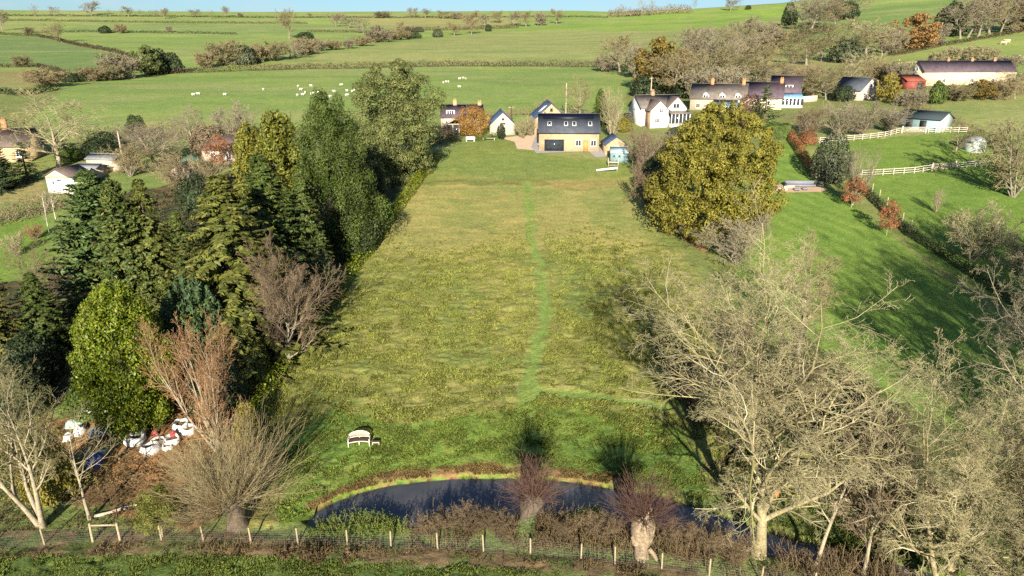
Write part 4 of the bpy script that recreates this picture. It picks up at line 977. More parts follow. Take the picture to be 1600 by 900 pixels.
PINE = leafy('round_pine', 98, 5, 4.6, [M['bk_dark'], M['lf_pine']], ncl=230, per=60, L=.26, env=egg(.5, 2.4), crad=.055, z0=.2, asp=.32, flat=1.3, irr=.15, fill=.1, r0=.15)
GOLD = leafy('golden_cypress', 99, 12, 7, [M['bk_dark'], M['lf_golden']], ncl=200, per=80, L=.4, env=egg(.25, 1.3), crad=.06, z0=.03, asp=.5, flat=1.3, irr=.3, r0=.2)
SMALLCOP = leafy('small_copper_tree', 101, 5, 3, [M['bk_pale'], M['lf_copper']], ncl=70, per=40, L=.16, env=egg(.4, 2), crad=.08, z0=.25, asp=.7, irr=.5, r0=.06)
WILLOW = leafy('weeping_willow', 103, 7, 7, [M['bk_pale'], M['lf_willow']], ncl=170, per=45, L=.34, env=egg(.5, 2.4), crad=.08, z0=.12, asp=.3, flat=1.5, irr=.35, r0=.2)
TUFTBUSH = leafy('trunked_bush', 104, 3.4, 2.4, [M['bk_pale'], M['lf_fern']], ncl=110, per=80, L=.10, env=egg(.5, 2.3), crad=.09, z0=.34, asp=.5, irr=.3, r0=.10, clear=.3)
BUSH = [bush(s, 3, 3.4, [M['bk_dark'], M['lf_holly']], 5200, .17) for s in (111, 112)]
FARBUSH = bush(114, 4, 6, [M['bk_dark'], M['lf_dark']], 1700, .5)
# ---------------------------------------------------------------- the wood on the left
plant('spruce_tree', FIR, (140, 480), 262, 150, 'green fir with lit left side above the dark shrubs, nearest the white cabin', 'conifer', ax=132)
plant('spruce_tree', SPRUCE[0], (232, 510), 278, 130, 'narrow olive spruce between the dark fir and the widest spruce', 'conifer', ax=214, crown=M['lf_olivespruce'])
plant('spruce_tree', SPRUCE[1], (352, 565), 272, 235, 'widest spruce of the left wood, behind the round blue green pine', 'conifer', ax=338, crown=M['lf_olivespruce'])
plant('spruce_tree', SPRUCE[0], (415, 490), 240, 190, 'dark spruce squeezed between the widest spruce and the tall dark cypress', 'conifer', ax=402)
plant('spruce_tree', SPRUCE[0], (2, 580), 378, 110, 'olive spruce cut by the left edge beside the glossy yellow green evergreen', 'conifer', crown=M['lf_olivespruce'])
plant('spruce_tree', SPRUCE[1], (75, 555), 425, 100, 'small shaded spruce just behind the glossy yellow green evergreen', 'conifer')
plant('spruce_tree', FIR, (190, 520), 276, 105, 'dark fir between the lit green fir and the narrow olive spruce', 'conifer', ax=172, crown=M['lf_spruce'])
plant('spruce_tree', SPRUCE[1], (290, 500), 330, 95, 'shaded spruce in the gap left of the widest spruce', 'conifer', ax=272)
plant('spruce_tree', SPRUCE[0], (470, 470), 262, 90, 'shaded spruce at the foot of the tallest cypress', 'conifer', ax=466)
plant('cypress_tree', DARKTREE, (506, 398), 147, 132, 'tallest dark green cypress in the left wood', 'cypress tree', ax=512)
plant('cypress_tree', GOLD, (425, 340), 176, 88, 'golden yellow cypress tips showing left of the tall dark cypress', 'cypress tree', ax=432)
plant('cypress_tree', GOLD, (378, 330), 194, 64, 'smaller golden cypress beside the hipped roof house', 'cypress tree', ax=386)
plant('holm_oak_tree', HOLM, (622, 276), 97, 138, 'huge grey green rounded evergreen at the head of the long hedge', 'evergreen tree')
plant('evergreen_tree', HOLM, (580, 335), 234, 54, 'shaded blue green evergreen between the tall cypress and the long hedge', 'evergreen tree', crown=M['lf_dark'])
plant('laurel_tree', LAUREL, (190, 672), 446, 128, 'glossy yellow green egg shaped evergreen above the heap of white sacks', 'evergreen tree', ax=170)
plant('pine_tree', PINE, (292, 610), 436, 84, 'low round blue green pine behind the coppery bare tree', 'pine', ax=288)
plant('bare_tree', DOME, (430, 578), 372, 125, 'brown twiggy dome shaped bare tree beside the long green hedge', 'tree', ax=430)
plant('bare_tree', VASE, (318, 706), 490, 120, 'coppery upright bare tree with many fine stems', 'tree', ax=306)
plant('bare_tree', TWIN, (66, 824), 535, 172, 'pale bare tree with two leaning trunks at the fence, near the left edge', 'tree', rz=1.0, lean=(0, -.10))
plant('bare_tree', SLIM, (141, 812), 640, 120, 'pale bare tree with one leaning trunk beside the timber fence brace', 'tree', rz=2.0, lean=(0, -.16), crown=M['tw_olive'])
plant('trunked_bush', TUFTBUSH, (253, 840), 766, 62, 'small green bush on pale bare trunks behind the wire fence', 'bush', crown=M['lf_yellowgreen'])
plant('yellow_shrub', BUSH[0], (80, 778), 680, 74, 'yellow green shrub behind the two pale leaning trunks', 'shrub', crown=M['lf_yellow'])
plant('bare_tree', ROUND[1], (62, 492), 372, 70, 'shaded thin bare tree in front of the small green lawn at the left', 'tree', crown=M['tw_brown'], trunk=M['bk_dark'])
plant('bare_shrub', SHR[0], (105, 470), 405, 70, 'dark tangled bare shrub under the green fir', 'shrub', crown=M['tw_brown'])
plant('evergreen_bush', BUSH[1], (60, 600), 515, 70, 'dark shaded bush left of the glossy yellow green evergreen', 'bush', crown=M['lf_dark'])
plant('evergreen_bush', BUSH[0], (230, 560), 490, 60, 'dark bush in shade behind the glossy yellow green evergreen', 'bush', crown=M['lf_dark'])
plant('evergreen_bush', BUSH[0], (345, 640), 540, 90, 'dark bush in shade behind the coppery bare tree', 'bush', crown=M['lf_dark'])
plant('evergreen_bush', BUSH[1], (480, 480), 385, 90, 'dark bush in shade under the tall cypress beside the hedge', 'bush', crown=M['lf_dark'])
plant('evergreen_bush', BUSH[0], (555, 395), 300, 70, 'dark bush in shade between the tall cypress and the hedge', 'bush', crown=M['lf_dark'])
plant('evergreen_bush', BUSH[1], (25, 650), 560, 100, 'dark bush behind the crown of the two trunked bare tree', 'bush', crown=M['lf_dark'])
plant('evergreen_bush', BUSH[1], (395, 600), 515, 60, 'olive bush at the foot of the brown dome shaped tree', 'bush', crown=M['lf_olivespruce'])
plant('evergreen_bush', BUSH[1], (155, 640), 590, 100, 'low shaded bush under the left skirt of the glossy evergreen', 'bush', crown=M['lf_hedge'])
hedge('laurel_hedge', [(402, 660), (420, 610), (455, 562), (500, 508), (540, 440), (580, 388), (615, 338), (650, 290), (684, 246)], 1.7, 1.7, M['lf_laurel'],
      'long green laurel hedge between the left wood and the meadow', L=.24, seed=5, rag=.35, up=.5)
plant('yellow_shrub', BUSH[1], (388, 690), 630, 38, 'yellow green shrub at the near end of the long hedge', 'shrub', crown=M['lf_yellow'])
# pollard willow on the left: a stout bole with a head of long shoots
def pollard_shoots(seed, n, L, zb, mat, spread=.9, r=.018, side=5, sl=.35, rng0=.22, up=.5):
    rng = rs(seed); b = MB()
    d = nrm(rng.normal(size=(n, 3)) * spread + np.array([0, 0, up])); d[:, 2] = np.where(d[:, 2] < -.15, -d[:, 2], d[:, 2])
    st = np.concatenate([d[:, :2] * rng0, zb + .15 * rng.normal(size=(n, 1))], 1)
    P = path(st, d, L * (.45 + .6 * rng.rand(n)), 7, .07, .06, rng); Rd = taper(np.full(n, r), np.full(n, r * .35), 7)
    b.tubes(P, Rd, 4)
    bs, dr, rr, t = sprout(P, Rd, side, .25, .97, 32, 10, rng)
    P2 = path(bs, dr, L * sl * (.4 + .7 * rng.rand(len(t))) * (1.1 - .6 * t), 4, .1, .05, rng); R2 = taper(np.full(len(t), r * .5), np.full(len(t), r * .28), 4)
    b.tubes(P2, R2, 3)
    return b, P2, R2
def bole(mat_k, prof, seed, lumps=.2, lean=(0, 0)):
    rng = rs(seed); k = 14; b = MB()
    an = np.arange(k) * 2 * math.pi / k; V = []
    for i, (r, z) in enumerate(prof):
        rr = r * (1 + lumps * 2 * (fbm(np.cos(an) * 1.6 + 5, np.sin(an) * 1.6 + z * 1.7, seed, 3) - .5))
        V += [(lean[0] * z + a * math.cos(q), lean[1] * z + a * math.sin(q), z) for a, q in zip(rr, an)]
    F = [(i * k + j, i * k + (j + 1) % k, (i + 1) * k + (j + 1) % k, (i + 1) * k + j) for i in range(len(prof) - 1) for j in range(k)]
    b.add(V, F); b.P.append((np.array([[(len(prof) - 1) * k + j for j in range(k)]]), 0))
    return b
def pollard(name, foot, label, bolep, seed, n, L, zb, shoot, barkm, lean=(0, 0), **kw):
    p = G(*foot); e = empty(name, p, 0, label, 'willow')
    bole(0, bolep, seed, .35, lean).build('trunk', M[barkm], e, True)
    c = pollard_shoots(seed + 1, n, L, 0, M[shoot], **kw)[0].build('crown', M[shoot], e)
    c.location = (lean[0] * zb, lean[1] * zb, zb)
    return e
pollard('pollard_willow', (372, 822), 'broad pollard willow with long tan shoots behind the fence, left of the pond', [(.75, -.2), (.6, .3), (.5, 1.0), (.55, 1.5), (.62, 1.9), (.35, 2.15)], 121, 230, 6.4, 1.9, 'tw_tan', 'bk_dark',
        spread=.9, r=.018, side=12, rng0=.4, up=.75)
e = pollard('pollard_willow', (816, 846), 'leaning ivy clad pollard willow with purple shoots on the near pond bank', [(.46, -.2), (.42, .5), (.42, 1.4), (.54, 2.3), (.74, 3.0), (.6, 3.4), (.3, 3.6)], 131, 330, 2.6, 3.3, 'tw_purple', 'bk_dark',
            lean=(.20, .05), spread=.75, r=.014, side=5, rng0=.3, up=.6)
rng = rs(5); n = 2200; z = rng.rand(n) * 3.1; a = rng.rand(n) * 6.28
C = np.stack([.20 * z + .50 * np.cos(a) * (1.1 - .1 * z), .05 * z + .5 * np.sin(a), z], -1)
MB().leaves(C, np.stack([np.cos(a), np.sin(a), .3 + 0 * a], -1) + .5 * rng.normal(size=(n, 3)), .15, .12, rng).build('ivy', M['lf_ivy'], e)
e = pollard('pollard_willow', (1002, 872), 'split pale pollard willow with a torn hollow trunk and dark shoots by the pond', [(.52, -.2), (.44, .4), (.48, 1.0), (.70, 1.8), (.74, 2.6), (.6, 3.0), (.3, 3.2)], 141, 340, 2.8, 3.0, 'tw_purple', 'bk_raw',
            lean=(0, .03), spread=.85, r=.014, side=5, rng0=.35, up=.45)
b = MB(); b.tubes([[(.36, -.1, 1.4), (.50, -.12, 2.3), (.44, -.05, 3.3), (.34, 0, 3.7)], [(-.1, -.3, 1.9), (-.02, -.4, 2.6), (.12, -.3, 3.3), (.2, -.1, 3.5)], [(.35, -.2, .9), (.62, -.3, .6), (.78, -.35, .35), (.86, -.4, .2)],
                  [(-.45, -.3, 1.3), (-.6, -.35, 1.5), (-.66, -.3, 1.75), (-.62, -.2, 1.9)]],
                 [[.22, .2, .14, .05], [.18, .16, .12, .04], [.16, .14, .12, .1], [.2, .18, .13, .06]], 7)
b.build('torn_limb', M['bk_raw'], e, True)
# ---------------------------------------------------------------- the big bare trees on the right
plant('bare_tree', ASH, (1185, 868), 316, 350, 'giant pale bare tree with a mossy trunk at the right end of the pond', 'tree', rz=.3, lean=(0, -.085))
plant('bare_tree', SLIM, (1274, 888), 560, 150, 'slim pale bare tree leaning right beside the giant bare tree', 'tree', rz=.3, lean=(0, .14), crown=M['tw_pale'])
plant('bare_tree', ASH2, (1470, 930), 530, 290, 'spreading bare tree with yellow lichened limbs in the lower right corner', 'tree', rz=.2)
plant('bare_tree', ASH2, (1660, 760), 350, 240, 'bare tree reaching in over the striped lawn from the right edge', 'tree', rz=2.4, crown=M['tw_grey'], trunk=M['bk_pale'])
plant('bare_tree', ASH2, (1600, 965), 610, 270, 'tangled yellow twigged bare tree filling the bottom right corner', 'tree', rz=4.0)
for q, (x, y, h, w) in enumerate([(50, 28, 27, 15), (54, 36, 26, 15), (60, 44, 26, 15), (67, 52, 26, 15), (55, 22, 29, 15), (46, 20, 30, 14)]):       # tall trees just outside the frame whose shadows cross the striped lawn
    e = empty('bare_tree', (x, y, float(T(x, y))), q * 2.1, ['tall bare tree beyond the right edge, nearest the wire fence', 'tall bare tree beyond the right edge, middle of its row', 'tall bare tree beyond the right edge, second farthest from the wire fence', 'tall bare tree beyond the right edge, farthest from the wire fence', 'tall bare tree beyond the right edge, on the camera side, second from the picture', 'tall bare tree beyond the right edge, on the camera side, nearest the picture'][q], 'tree')
    e.scale = (w / ASH['W'], w / ASH['W'], h / ASH['H']); link('trunk', ASH['trunk'], e); link('crown', ASH['crown'], e)
plant('bare_tree', TWIN, (1585, 935), 640, 170, 'low yellow twigged bare tree cut by the bottom right corner', 'tree', rz=1.3, crown=M['tw_pale'])
plant('bare_tree', ROUND[0], (1245, 560), 368, 110, 'slender bare tree behind the right shoulder of the giant bare tree', 'tree', rz=.2, crown=M['tw_tan'])
plant('bare_tree', ROUND[1], (1350, 900), 640, 150, 'brownish bare tree between the slim leaning tree and the lower right corner', 'tree', rz=.9, crown=M['tw_brown'])
for q, (x, y, t, w) in enumerate([(1075, 640, 545, 95), (1180, 660, 570, 110), (1290, 690, 590, 120), (1150, 560, 490, 90)]):
    plant('bare_shrub', SHR[q % 3], (x, y), t, w, ['brown bare shrub at the meadow edge left of the giant bare tree', 'brown bare shrub right behind the trunk of the giant bare tree',
          'brown bare shrub on the striped lawn side of the giant bare tree', 'brown bare shrub in the hedge line behind the giant bare tree'][q], 'shrub', crown=M['tw_brown'], trunk=M['bk_dark'])
plant('oak_tree', OAK, (1112, 372), 162, 182, 'large mustard yellow autumn oak on the right side of the meadow', 'oak')
plant('bare_shrub', SHR[1], (1148, 412), 332, 108, 'grey domed bare shrub just below the mustard oak', 'shrub')
plant('bare_shrub', SHR[2], (1018, 292), 208, 62, 'bare shrub shaded by the mustard oak, beside the playhouse', 'shrub', crown=M['tw_brown'])
plant('bare_shrub', SHR[0], (1000, 262), 196, 56, 'purplish bare shrub below the white house', 'shrub', crown=M['tw_brown'])
plant('bare_shrub', SHR[1], (1045, 255), 204, 52, 'arching grey bare shrub between the white house and the mustard oak', 'shrub')
plant('bare_shrub', SHR[1], (1012, 330), 255, 56, 'dark bare shrub in the shade of the mustard oak at the meadow edge', 'shrub', crown=M['tw_brown'], trunk=M['bk_dark'])
plant('evergreen_bush', BUSH[0], (1020, 300), 250, 44, 'dark round bush in the shade of the mustard oak', 'bush', crown=M['lf_dark'])
plant('evergreen_bush', BUSH[1], (1055, 212), 198, 24, 'small grey green bush under the white house windows', 'bush')
plant('yellow_bush', BUSH[1], (976, 206), 182, 24, 'bright yellow green bush between the main house and the white house', 'bush', crown=M['lf_yellow'])
plant('willow_tree', WILLOW, (737, 214), 164, 50, 'orange weeping willow in front of the purple roofed cottage', 'willow')
plant('bare_tree', ROUND[0], (905, 186), 117, 47, 'golden twigged bare tree standing behind the main house', 'tree', crown=M['tw_tan'])
plant('bare_tree', VASE, (955, 216), 136, 42, 'pale upright bare tree right of the main house', 'tree', crown=M['tw_pale'])
plant('cypress_tree', GOLD, (938, 196), 140, 24, 'yellow green conifer behind the pale upright bare tree', 'conifer', crown=M['lf_hedge'])
plant('bare_shrub', SHR[0], (815, 216), 184, 26, 'small pale bare shrub on the lawn left of the gable wing', 'shrub', crown=M['tw_pale'])
plant('bare_shrub', SHR[2], (831, 213), 180, 22, 'small white stemmed shrub touching the gable wing of the main house', 'shrub', crown=M['tw_pale'])
plant('bare_shrub', SHR[1], (850, 196), 150, 30, 'orange brown bare tree top showing above the gable wing', 'shrub', crown=M['tw_tan'])
plant('bare_shrub', SHR[1], (698, 218), 192, 42, 'dark bare shrub in front of the timber garden room', 'shrub', crown=M['tw_brown'])
plant('small_conifer', PINE, (783, 219), 194, 12, 'little upright dark conifer in front of the pale stone barn', 'conifer', crown=M['lf_dark'])
hedge('garden_hedge', [(742, 221), (760, 219), (784, 214)], 1.2, 1.4, M['lf_hedge'], 'low green hedge beneath the orange weeping willow', L=.25, seed=6)
hedge('garden_hedge', [(660, 232), (690, 224), (720, 221)], 1.6, 1.8, M['lf_dark'], 'dark shrubby hedge below the purple roofed cottage', L=.3, seed=7)
hedge('field_hedge', [(700, 190), (760, 184), (830, 180), (850, 178)], 1.8, 2.2, M['tw_brown'], 'brown bare hedge behind the pale stone barn', L=.4, seed=8, asp=.3, stems=(M['tw_tan'], 3, .03))
hedge('field_hedge', [(870, 186), (905, 184), (945, 188), (985, 196)], 2.2, 2.6, M['tw_brown'], 'dark brown hedge behind the main house', L=.4, seed=9, asp=.3, stems=(M['tw_brown'], 3, .03))
# ---------------------------------------------------------------- lawns and paddock on the right
plant('holly_bush', BUSH[0], (1296, 283), 210, 58, 'dark grey green holly between the terrace and the upper rail fence', 'bush')
plant('bare_tree', VASE, (1331, 320), 228, 46, 'tall grey bare tree behind the lower rail fence end', 'tree', crown=M['tw_grey'])
plant('copper_tree', SMALLCOP, (1329, 324), 276, 34, 'small copper leaved tree left of the lower rail fence', 'tree')
plant('copper_tree', SMALLCOP, (1385, 368), 312, 30, 'small copper leaved tree on the edge of the striped lawn', 'tree', rz=1)
plant('bare_shrub', VASE, (1462, 332), 294, 20, 'thin pale sapling in the middle of the paddock', 'sapling', crown=M['tw_pale'])
plant('bare_shrub', SHR[0], (1518, 408), 314, 84, 'grey bare shrub at the foot of the dark paddock hedge', 'shrub', crown=M['tw_pale'])
plant('bare_shrub', SHR[1], (1592, 430), 356, 80, 'grey bare shrub cut by the right edge below the paddock', 'shrub', crown=M['tw_pale'])
plant('apple_tree', ROUND[0], (1493, 240), 200, 46, 'small spreading apple tree beside the small pale shed', 'apple tree', crown=M['tw_olive'])
plant('bare_shrub', SHR[2], (1582, 308), 186, 118, 'large olive twigged bare shrub at the right edge of the paddock', 'shrub', crown=M['tw_olive'])
for q, (x, y, t, w, m, l) in enumerate([
    (1262, 216, 160, 56, 'tw_brown', 'brown bare shrub beside the clipped green hedge'), (1308, 214, 160, 54, 'tw_grey', 'grey bare shrub just above the left end of the upper rail fence'),
    (1345, 212, 156, 60, 'tw_grey', 'grey bare shrub below the dark roofed cottage'), (1388, 206, 160, 60, 'tw_grey', 'grey bare shrub left of the stable')]):
    plant('bare_shrub', SHR[q % 3], (x, y), t, w, l, 'shrub', crown=M[m])
plant('copper_bush', BUSH[1], (1262, 226), 202, 26, 'orange brown leafy bush at the left end of the upper rail fence', 'bush', crown=M['lf_copper'])
plant('deodar_tree', DEODAR, (1192, 205), 132, 56, 'green cedar with level boughs in front of the white cottages', 'conifer')
plant('purple_bush', BUSH[0], (1168, 196), 148, 44, 'dark purplish bush left of the green cedar', 'bush', crown=M['tw_purple'])
hedge('clipped_hedge', [(1197, 217), (1231, 216)], 2.4, 2.9, M['lf_hedge'], 'clipped square green hedge right of the mustard oak', L=.2, seed=11, clip=True, n=5000)
hedge('beech_hedge', [(1234, 215), (1256, 250), (1276, 280)], 1.5, 1.9, M['lf_copper'], 'rusty beech hedge running down to the holly', L=.22, seed=12)
hedge('paddock_hedge', [(1342, 292), (1380, 330), (1420, 368), (1470, 400), (1530, 440), (1600, 490)], 1.0, 1.5, M['lf_dark'], 'dark hedge between the striped lawn and the paddock', L=.2, seed=13, stems=(M['tw_brown'], 5, .02))
hedge('field_hedge', [(1495, 200), (1530, 214), (1570, 236), (1610, 262)], 1.8, 2.0, M['tw_brown'], 'brown hedge running right from the stable', L=.4, seed=14, asp=.3, stems=(M['tw_brown'], 3, .03))
hedge('field_hedge', [(1395, 160), (1430, 172), (1500, 196)], 1.8, 1.8, M['tw_brown'], 'brown hedge behind the stable', L=.4, seed=15, asp=.3, stems=(M['tw_brown'], 3, .03))
hedge('mixed_hedge', [(1425, 156), (1480, 154), (1540, 150), (1640, 146)], 4, 4.2, M['tw_brown'], 'mixed brown hedge in front of the long barn', L=.5, seed=16, asp=.3, stems=(M['tw_tan'], 3, .04))
# ---------------------------------------------------------------- upper left gardens
plant('bare_tree', ROUND[0], (92, 264), 138, 150, 'big spreading pale bare tree behind the white cabin', 'tree')
plant('bare_tree', TWIN, (246, 262), 190, 112, 'many stemmed pale bare tree in the gardens left of the hipped roof house', 'tree', crown=M['tw_grey'])
plant('bare_shrub', SHR[1], (205, 276), 222, 70, 'grey bare shrub beside the grey roofed sheds', 'shrub', crown=M['tw_tan'])
plant('bare_shrub', SHR[2], (285, 300), 240, 70, 'tan bare shrub between the conifers and the garden cover', 'shrub', crown=M['tw_tan'])
plant('bare_tree', ROUND[1], (300, 224), 162, 58, 'grey bare tree in the brown hedge above the gardens', 'tree', crown=M['tw_grey'])
plant('bare_tree', SHR[0], (368, 222), 156, 62, 'pale bare tree in the brown hedge nearest the golden cypress', 'tree', crown=M['tw_grey'])
plant('evergreen_bush', BUSH[0], (215, 214), 180, 30, 'dark ivy clad bush at the left end of the brown garden hedge', 'bush', crown=M['lf_dark'])
plant('conifer_tree', DEODAR, (44, 282), 222, 56, 'green cedar with level boughs left of the big spreading bare tree', 'conifer')
plant('conifer_tree', FIR, (5, 300), 216, 44, 'dark fir cut by the left edge above the cabin', 'conifer', crown=M['lf_dark'])
plant('copper_tree', SMALLCOP, (344, 268), 212, 38, 'copper leaved tree in front of the hipped roof house', 'tree')
plant('birch_tree', SLIM, (77, 364), 286, 24, 'taller white stemmed birch on the left lawn', 'birch', crown=M['tw_brown'], trunk=M['offwhite'])
plant('birch_tree', SLIM, (87, 342), 292, 22, 'shorter white stemmed birch just below the white cabin', 'birch', crown=M['tw_brown'], trunk=M['offwhite'], rz=2)
plant('bare_shrub', SHR[0], (57, 374), 348, 30, 'small pinkish bare shrub on the left lawn', 'shrub', crown=M['tw_copper'])
plant('bare_shrub', SHR[1], (26, 400), 362, 34, 'small pale bare shrub near the left edge of the lawn', 'shrub', crown=M['tw_pale'])
plant('evergreen_bush', BUSH[1], (110, 252), 226, 36, 'bright green bush at the foot of the big spreading bare tree', 'bush', crown=M['lf_hedge'])
plant('evergreen_bush', BUSH[0], (312, 330), 270, 60, 'dark bush in the gap between the spruces', 'bush', crown=M['lf_dark'])
plant('bare_shrub', SHR[1], (330, 300), 240, 60, 'tan bare shrub below the hipped roof house', 'shrub', crown=M['tw_tan'])
hedge('garden_hedge', [(-60, 365), (0, 350), (50, 338), (112, 318)], 3.0, 3.0, M['tw_brown'], 'brown and dark mixed hedge above the left lawn', L=.3, seed=17, asp=.4, stems=(M['tw_brown'], 4, .03))
hedge('garden_hedge', [(-60, 300), (20, 292), (62, 282)], 1.2, 1.4, M['lf_dark'], 'dark green hedge left of the white cabin', L=.25, seed=18)
hedge('garden_hedge', [(120, 232), (200, 222), (280, 218), (340, 222), (400, 226)], 4, 4.2, M['tw_brown'], 'tall brown bare hedge between the gardens and the sheep field', L=.5, seed=19, asp=.3, stems=(M['tw_brown'], 4, .04))
plant('dark_bush', BUSH[1], (165, 246), 206, 60, 'dark shaded bush right of the big spreading bare tree', 'bush', crown=M['lf_dark'])
plant('dark_bush', BUSH[0], (330, 240), 196, 60, 'dark purplish bush behind the hipped roof house', 'bush', crown=M['tw_brown'])
for q, (x, y, t, w) in enumerate([(672, 838, 806, 46), (702, 830, 796, 52), (748, 826, 786, 60), (780, 842, 800, 50), (880, 842, 806, 50), (935, 846, 806, 56), (1062, 858, 812, 56), (1110, 868, 818, 60), (1150, 880, 826, 54)]):
    plant('bank_shrub', SHR[q % 3], (x, y), t, w, 'twiggy brown shrub among the brambles of the near pond bank, %s from the left' % ['first', 'second', 'third', 'fourth', 'fifth', 'sixth', 'seventh', 'eighth', 'ninth'][q], 'shrub', 'shrubs of the near pond bank', crown=M['tw_bramble'], trunk=M['bk_dark'])
# ---------------------------------------------------------------- far fields: hedges, belts of trees, skyline trees
def far_hedge(pts, h, w, label, m='lf_brownhedge', L=.8, seed=1, **k):
    hedge('field_hedge', pts, w, h, M[m], label, L=L, seed=seed, asp=.45, group='field hedges on the far hill', **k)
far_hedge([(225, 117), (300, 114), (480, 108), (700, 104), (850, 104), (935, 105), (985, 112)], 3.0, 3.0, 'long straight brown hedge along the top of the sheep field', seed=21, L=.6)
far_hedge([(-200, 54), (0, 54), (60, 57), (120, 71), (190, 85), (215, 95)], 2.4, 2.4, 'brown hedge slanting down beside the dark green field', seed=22)
far_hedge([(40, 52), (160, 50), (250, 52), (370, 54)], 2.2, 2.6, 'dark hedge across the fields right of the slanting hedge', 'lf_dark', seed=23)
far_hedge([(-200, 33), (60, 33), (200, 35), (400, 37), (480, 37)], 2.2, 2.6, 'upper brown hedge just under the left skyline', seed=24)
far_hedge([(-200, 25), (0, 25), (250, 26), (480, 28), (620, 28), (830, 27), (950, 28)], 2.0, 3, 'thin dark hedge along the very top of the far hill', 'lf_dark', seed=25, L=1.0)
far_hedge([(-100, 108), (0, 105), (60, 105), (110, 118)], 2.0, 2.4, 'brown hedge along the ploughed strip at the left edge', seed=26)
far_hedge([(480, 50), (560, 51), (640, 50)], 2.2, 2.4, 'short hedge in the middle of the far fields', seed=27, L=1.0)
far_hedge([(620, 48), (720, 47), (810, 44)], 3.5, 4, 'hedge behind the pale pasture rim', seed=28, L=1.0)
far_hedge([(0, 146), (40, 150), (90, 140)], 2.2, 2.6, 'dark hedge below the ploughed strip', 'lf_dark', seed=29)
far_hedge([(1180, 72), (1230, 62), (1300, 48)], 4, 5, 'brown hedge between the bright hilltop field and the right hand fields', seed=30)
far_hedge([(1390, 88), (1470, 72), (1530, 62), (1640, 44)], 2.4, 3, 'hedge under the wood on the right hill', seed=31)
far_hedge([(1400, 100), (1470, 98), (1560, 92), (1640, 90)], 1.5, 2, 'low pale hedge behind the long barn', 'tw_pale', seed=32)
far_hedge([(1200, 142), (1260, 146), (1330, 142), (1400, 140)], 3.0, 4, 'tan scrubby hedge above the dark roofed cottage', 'tw_tan', seed=33)
ORD = ['first', 'second', 'third', 'fourth', 'fifth', 'sixth', 'seventh', 'eighth', 'ninth', 'tenth', 'eleventh', 'twelfth', 'thirteenth', 'fourteenth', 'fifteenth', 'sixteenth', 'seventeenth', 'eighteenth',
       'nineteenth', 'twentieth', 'twenty-first', 'twenty-second', 'twenty-third', 'twenty-fourth', 'twenty-fifth', 'twenty-sixth', 'twenty-seventh', 'twenty-eighth', 'twenty-ninth', 'thirtieth']
def belt(rows, fmt, group, name='bare_tree', cat='tree'):
    """x, foot row, top row, width, kind, crown material"""
    for i, (x, y, t, w, k, m) in enumerate(sorted(rows, key=lambda q: q[0])):
        pr = {'t': FAR[i % 3], 's': FARSHR[i % 2], 'p': SPARSE, 'b': FARBUSH, 'o': FAROAK}[k]
        plant({'b': 'evergreen_bush', 's': 'bare_shrub'}.get(k, name), pr, (x, y), t, w, fmt % ORD[i], {'b': 'bush', 's': 'shrub'}.get(k, cat), group, crown=M[m] if m else None)
belt([(4, 48, 14, 22, 't', 'tw_grey'), (58, 33, 6, 16, 'p', None), (85, 25, 9, 15, 't', 'tw_grey'), (143, 25, 1, 27, 't', 'tw_grey'), (172, 26, 14, 9, 'p', None), (190, 26, 14, 9, 'p', None), (201, 26, 9, 16, 't', None),
      (219, 26, 14, 12, 'p', None), (241, 26, 15, 13, 't', None), (257, 30, 12, 16, 't', 'tw_tan'), (306, 27, 13, 20, 't', 'tw_grey'), (328, 30, 15, 12, 'p', 'tw_tan'), (352, 27, 9, 13, 't', None), (376, 27, 20, 9, 's', None)],
     'bare tree on the far left skyline, %s from the left edge', 'trees along the far left skyline')
belt([(483, 28, 20, 9, 't', None), (511, 28, 18, 8, 'p', None), (530, 38, 20, 22, 't', 'tw_grey'), (596, 28, 17, 26, 's', 'tw_grey'), (641, 27, 10, 10, 't', None), (651, 27, 11, 14, 't', None), (665, 28, 13, 15, 't', None),
      (692, 30, 15, 24, 't', 'tw_tan'), (714, 30, 18, 18, 's', 'tw_grey'), (735, 46, 16, 28, 't', 'tw_tan'), (758, 42, 20, 22, 't', 'tw_grey'), (780, 36, 16, 24, 't', 'tw_tan'), (803, 40, 17, 24, 't', 'tw_grey'), (822, 42, 15, 26, 't', 'tw_tan'), (846, 40, 18, 20, 's', None), (870, 38, 13, 20, 't', 'tw_tan')],
     'bare tree on the middle skyline, %s from the tall ivy clad tree', 'trees along the middle skyline')
belt([(968, 28, 6, 12, 'p', None), (1003, 27, -3, 11, 'p', None), (1018, 26, -3, 11, 'p', None), (1085, 20, -4, 10, 'p', None), (1141, 17, -4, 24, 't', 'tw_grey'), (1169, 15, 8, 9, 'b', None)],
     'tree on the bright green hilltop, %s from the left', 'trees on the bright green hilltop')
hedge('far_wood', [(950, 26), (985, 25), (1030, 22), (1080, 20)], 14, 9, M['tw_brown'], 'low brown wood on the horizon behind the bright green hilltop', L=1.4, seed=34, cat='wood', asp=.5)
plant('bare_tree', FAR[0], (452, 60), 12, 30, 'tall ivy clad tree in the far fields left of the middle skyline', 'tree', crown=M['tw_olive'])
plant('evergreen_bush', FARBUSH, (478, 61), 50, 26, 'dark bush at the foot of the tall ivy clad tree', 'bush')
belt([(97, 66, 34, 32, 't', 'tw_tan'), (35, 105, 86, 26, 's', 'tw_olive'), (46, 55, 42, 16, 's', 'tw_olive'), (165, 52, 40, 18, 'b', None), (190, 52, 37, 18, 's', 'tw_tan'), (264, 50, 40, 10, 's', None)],
     'tree in the upper left fields, %s from the left', 'trees in the upper left fields')
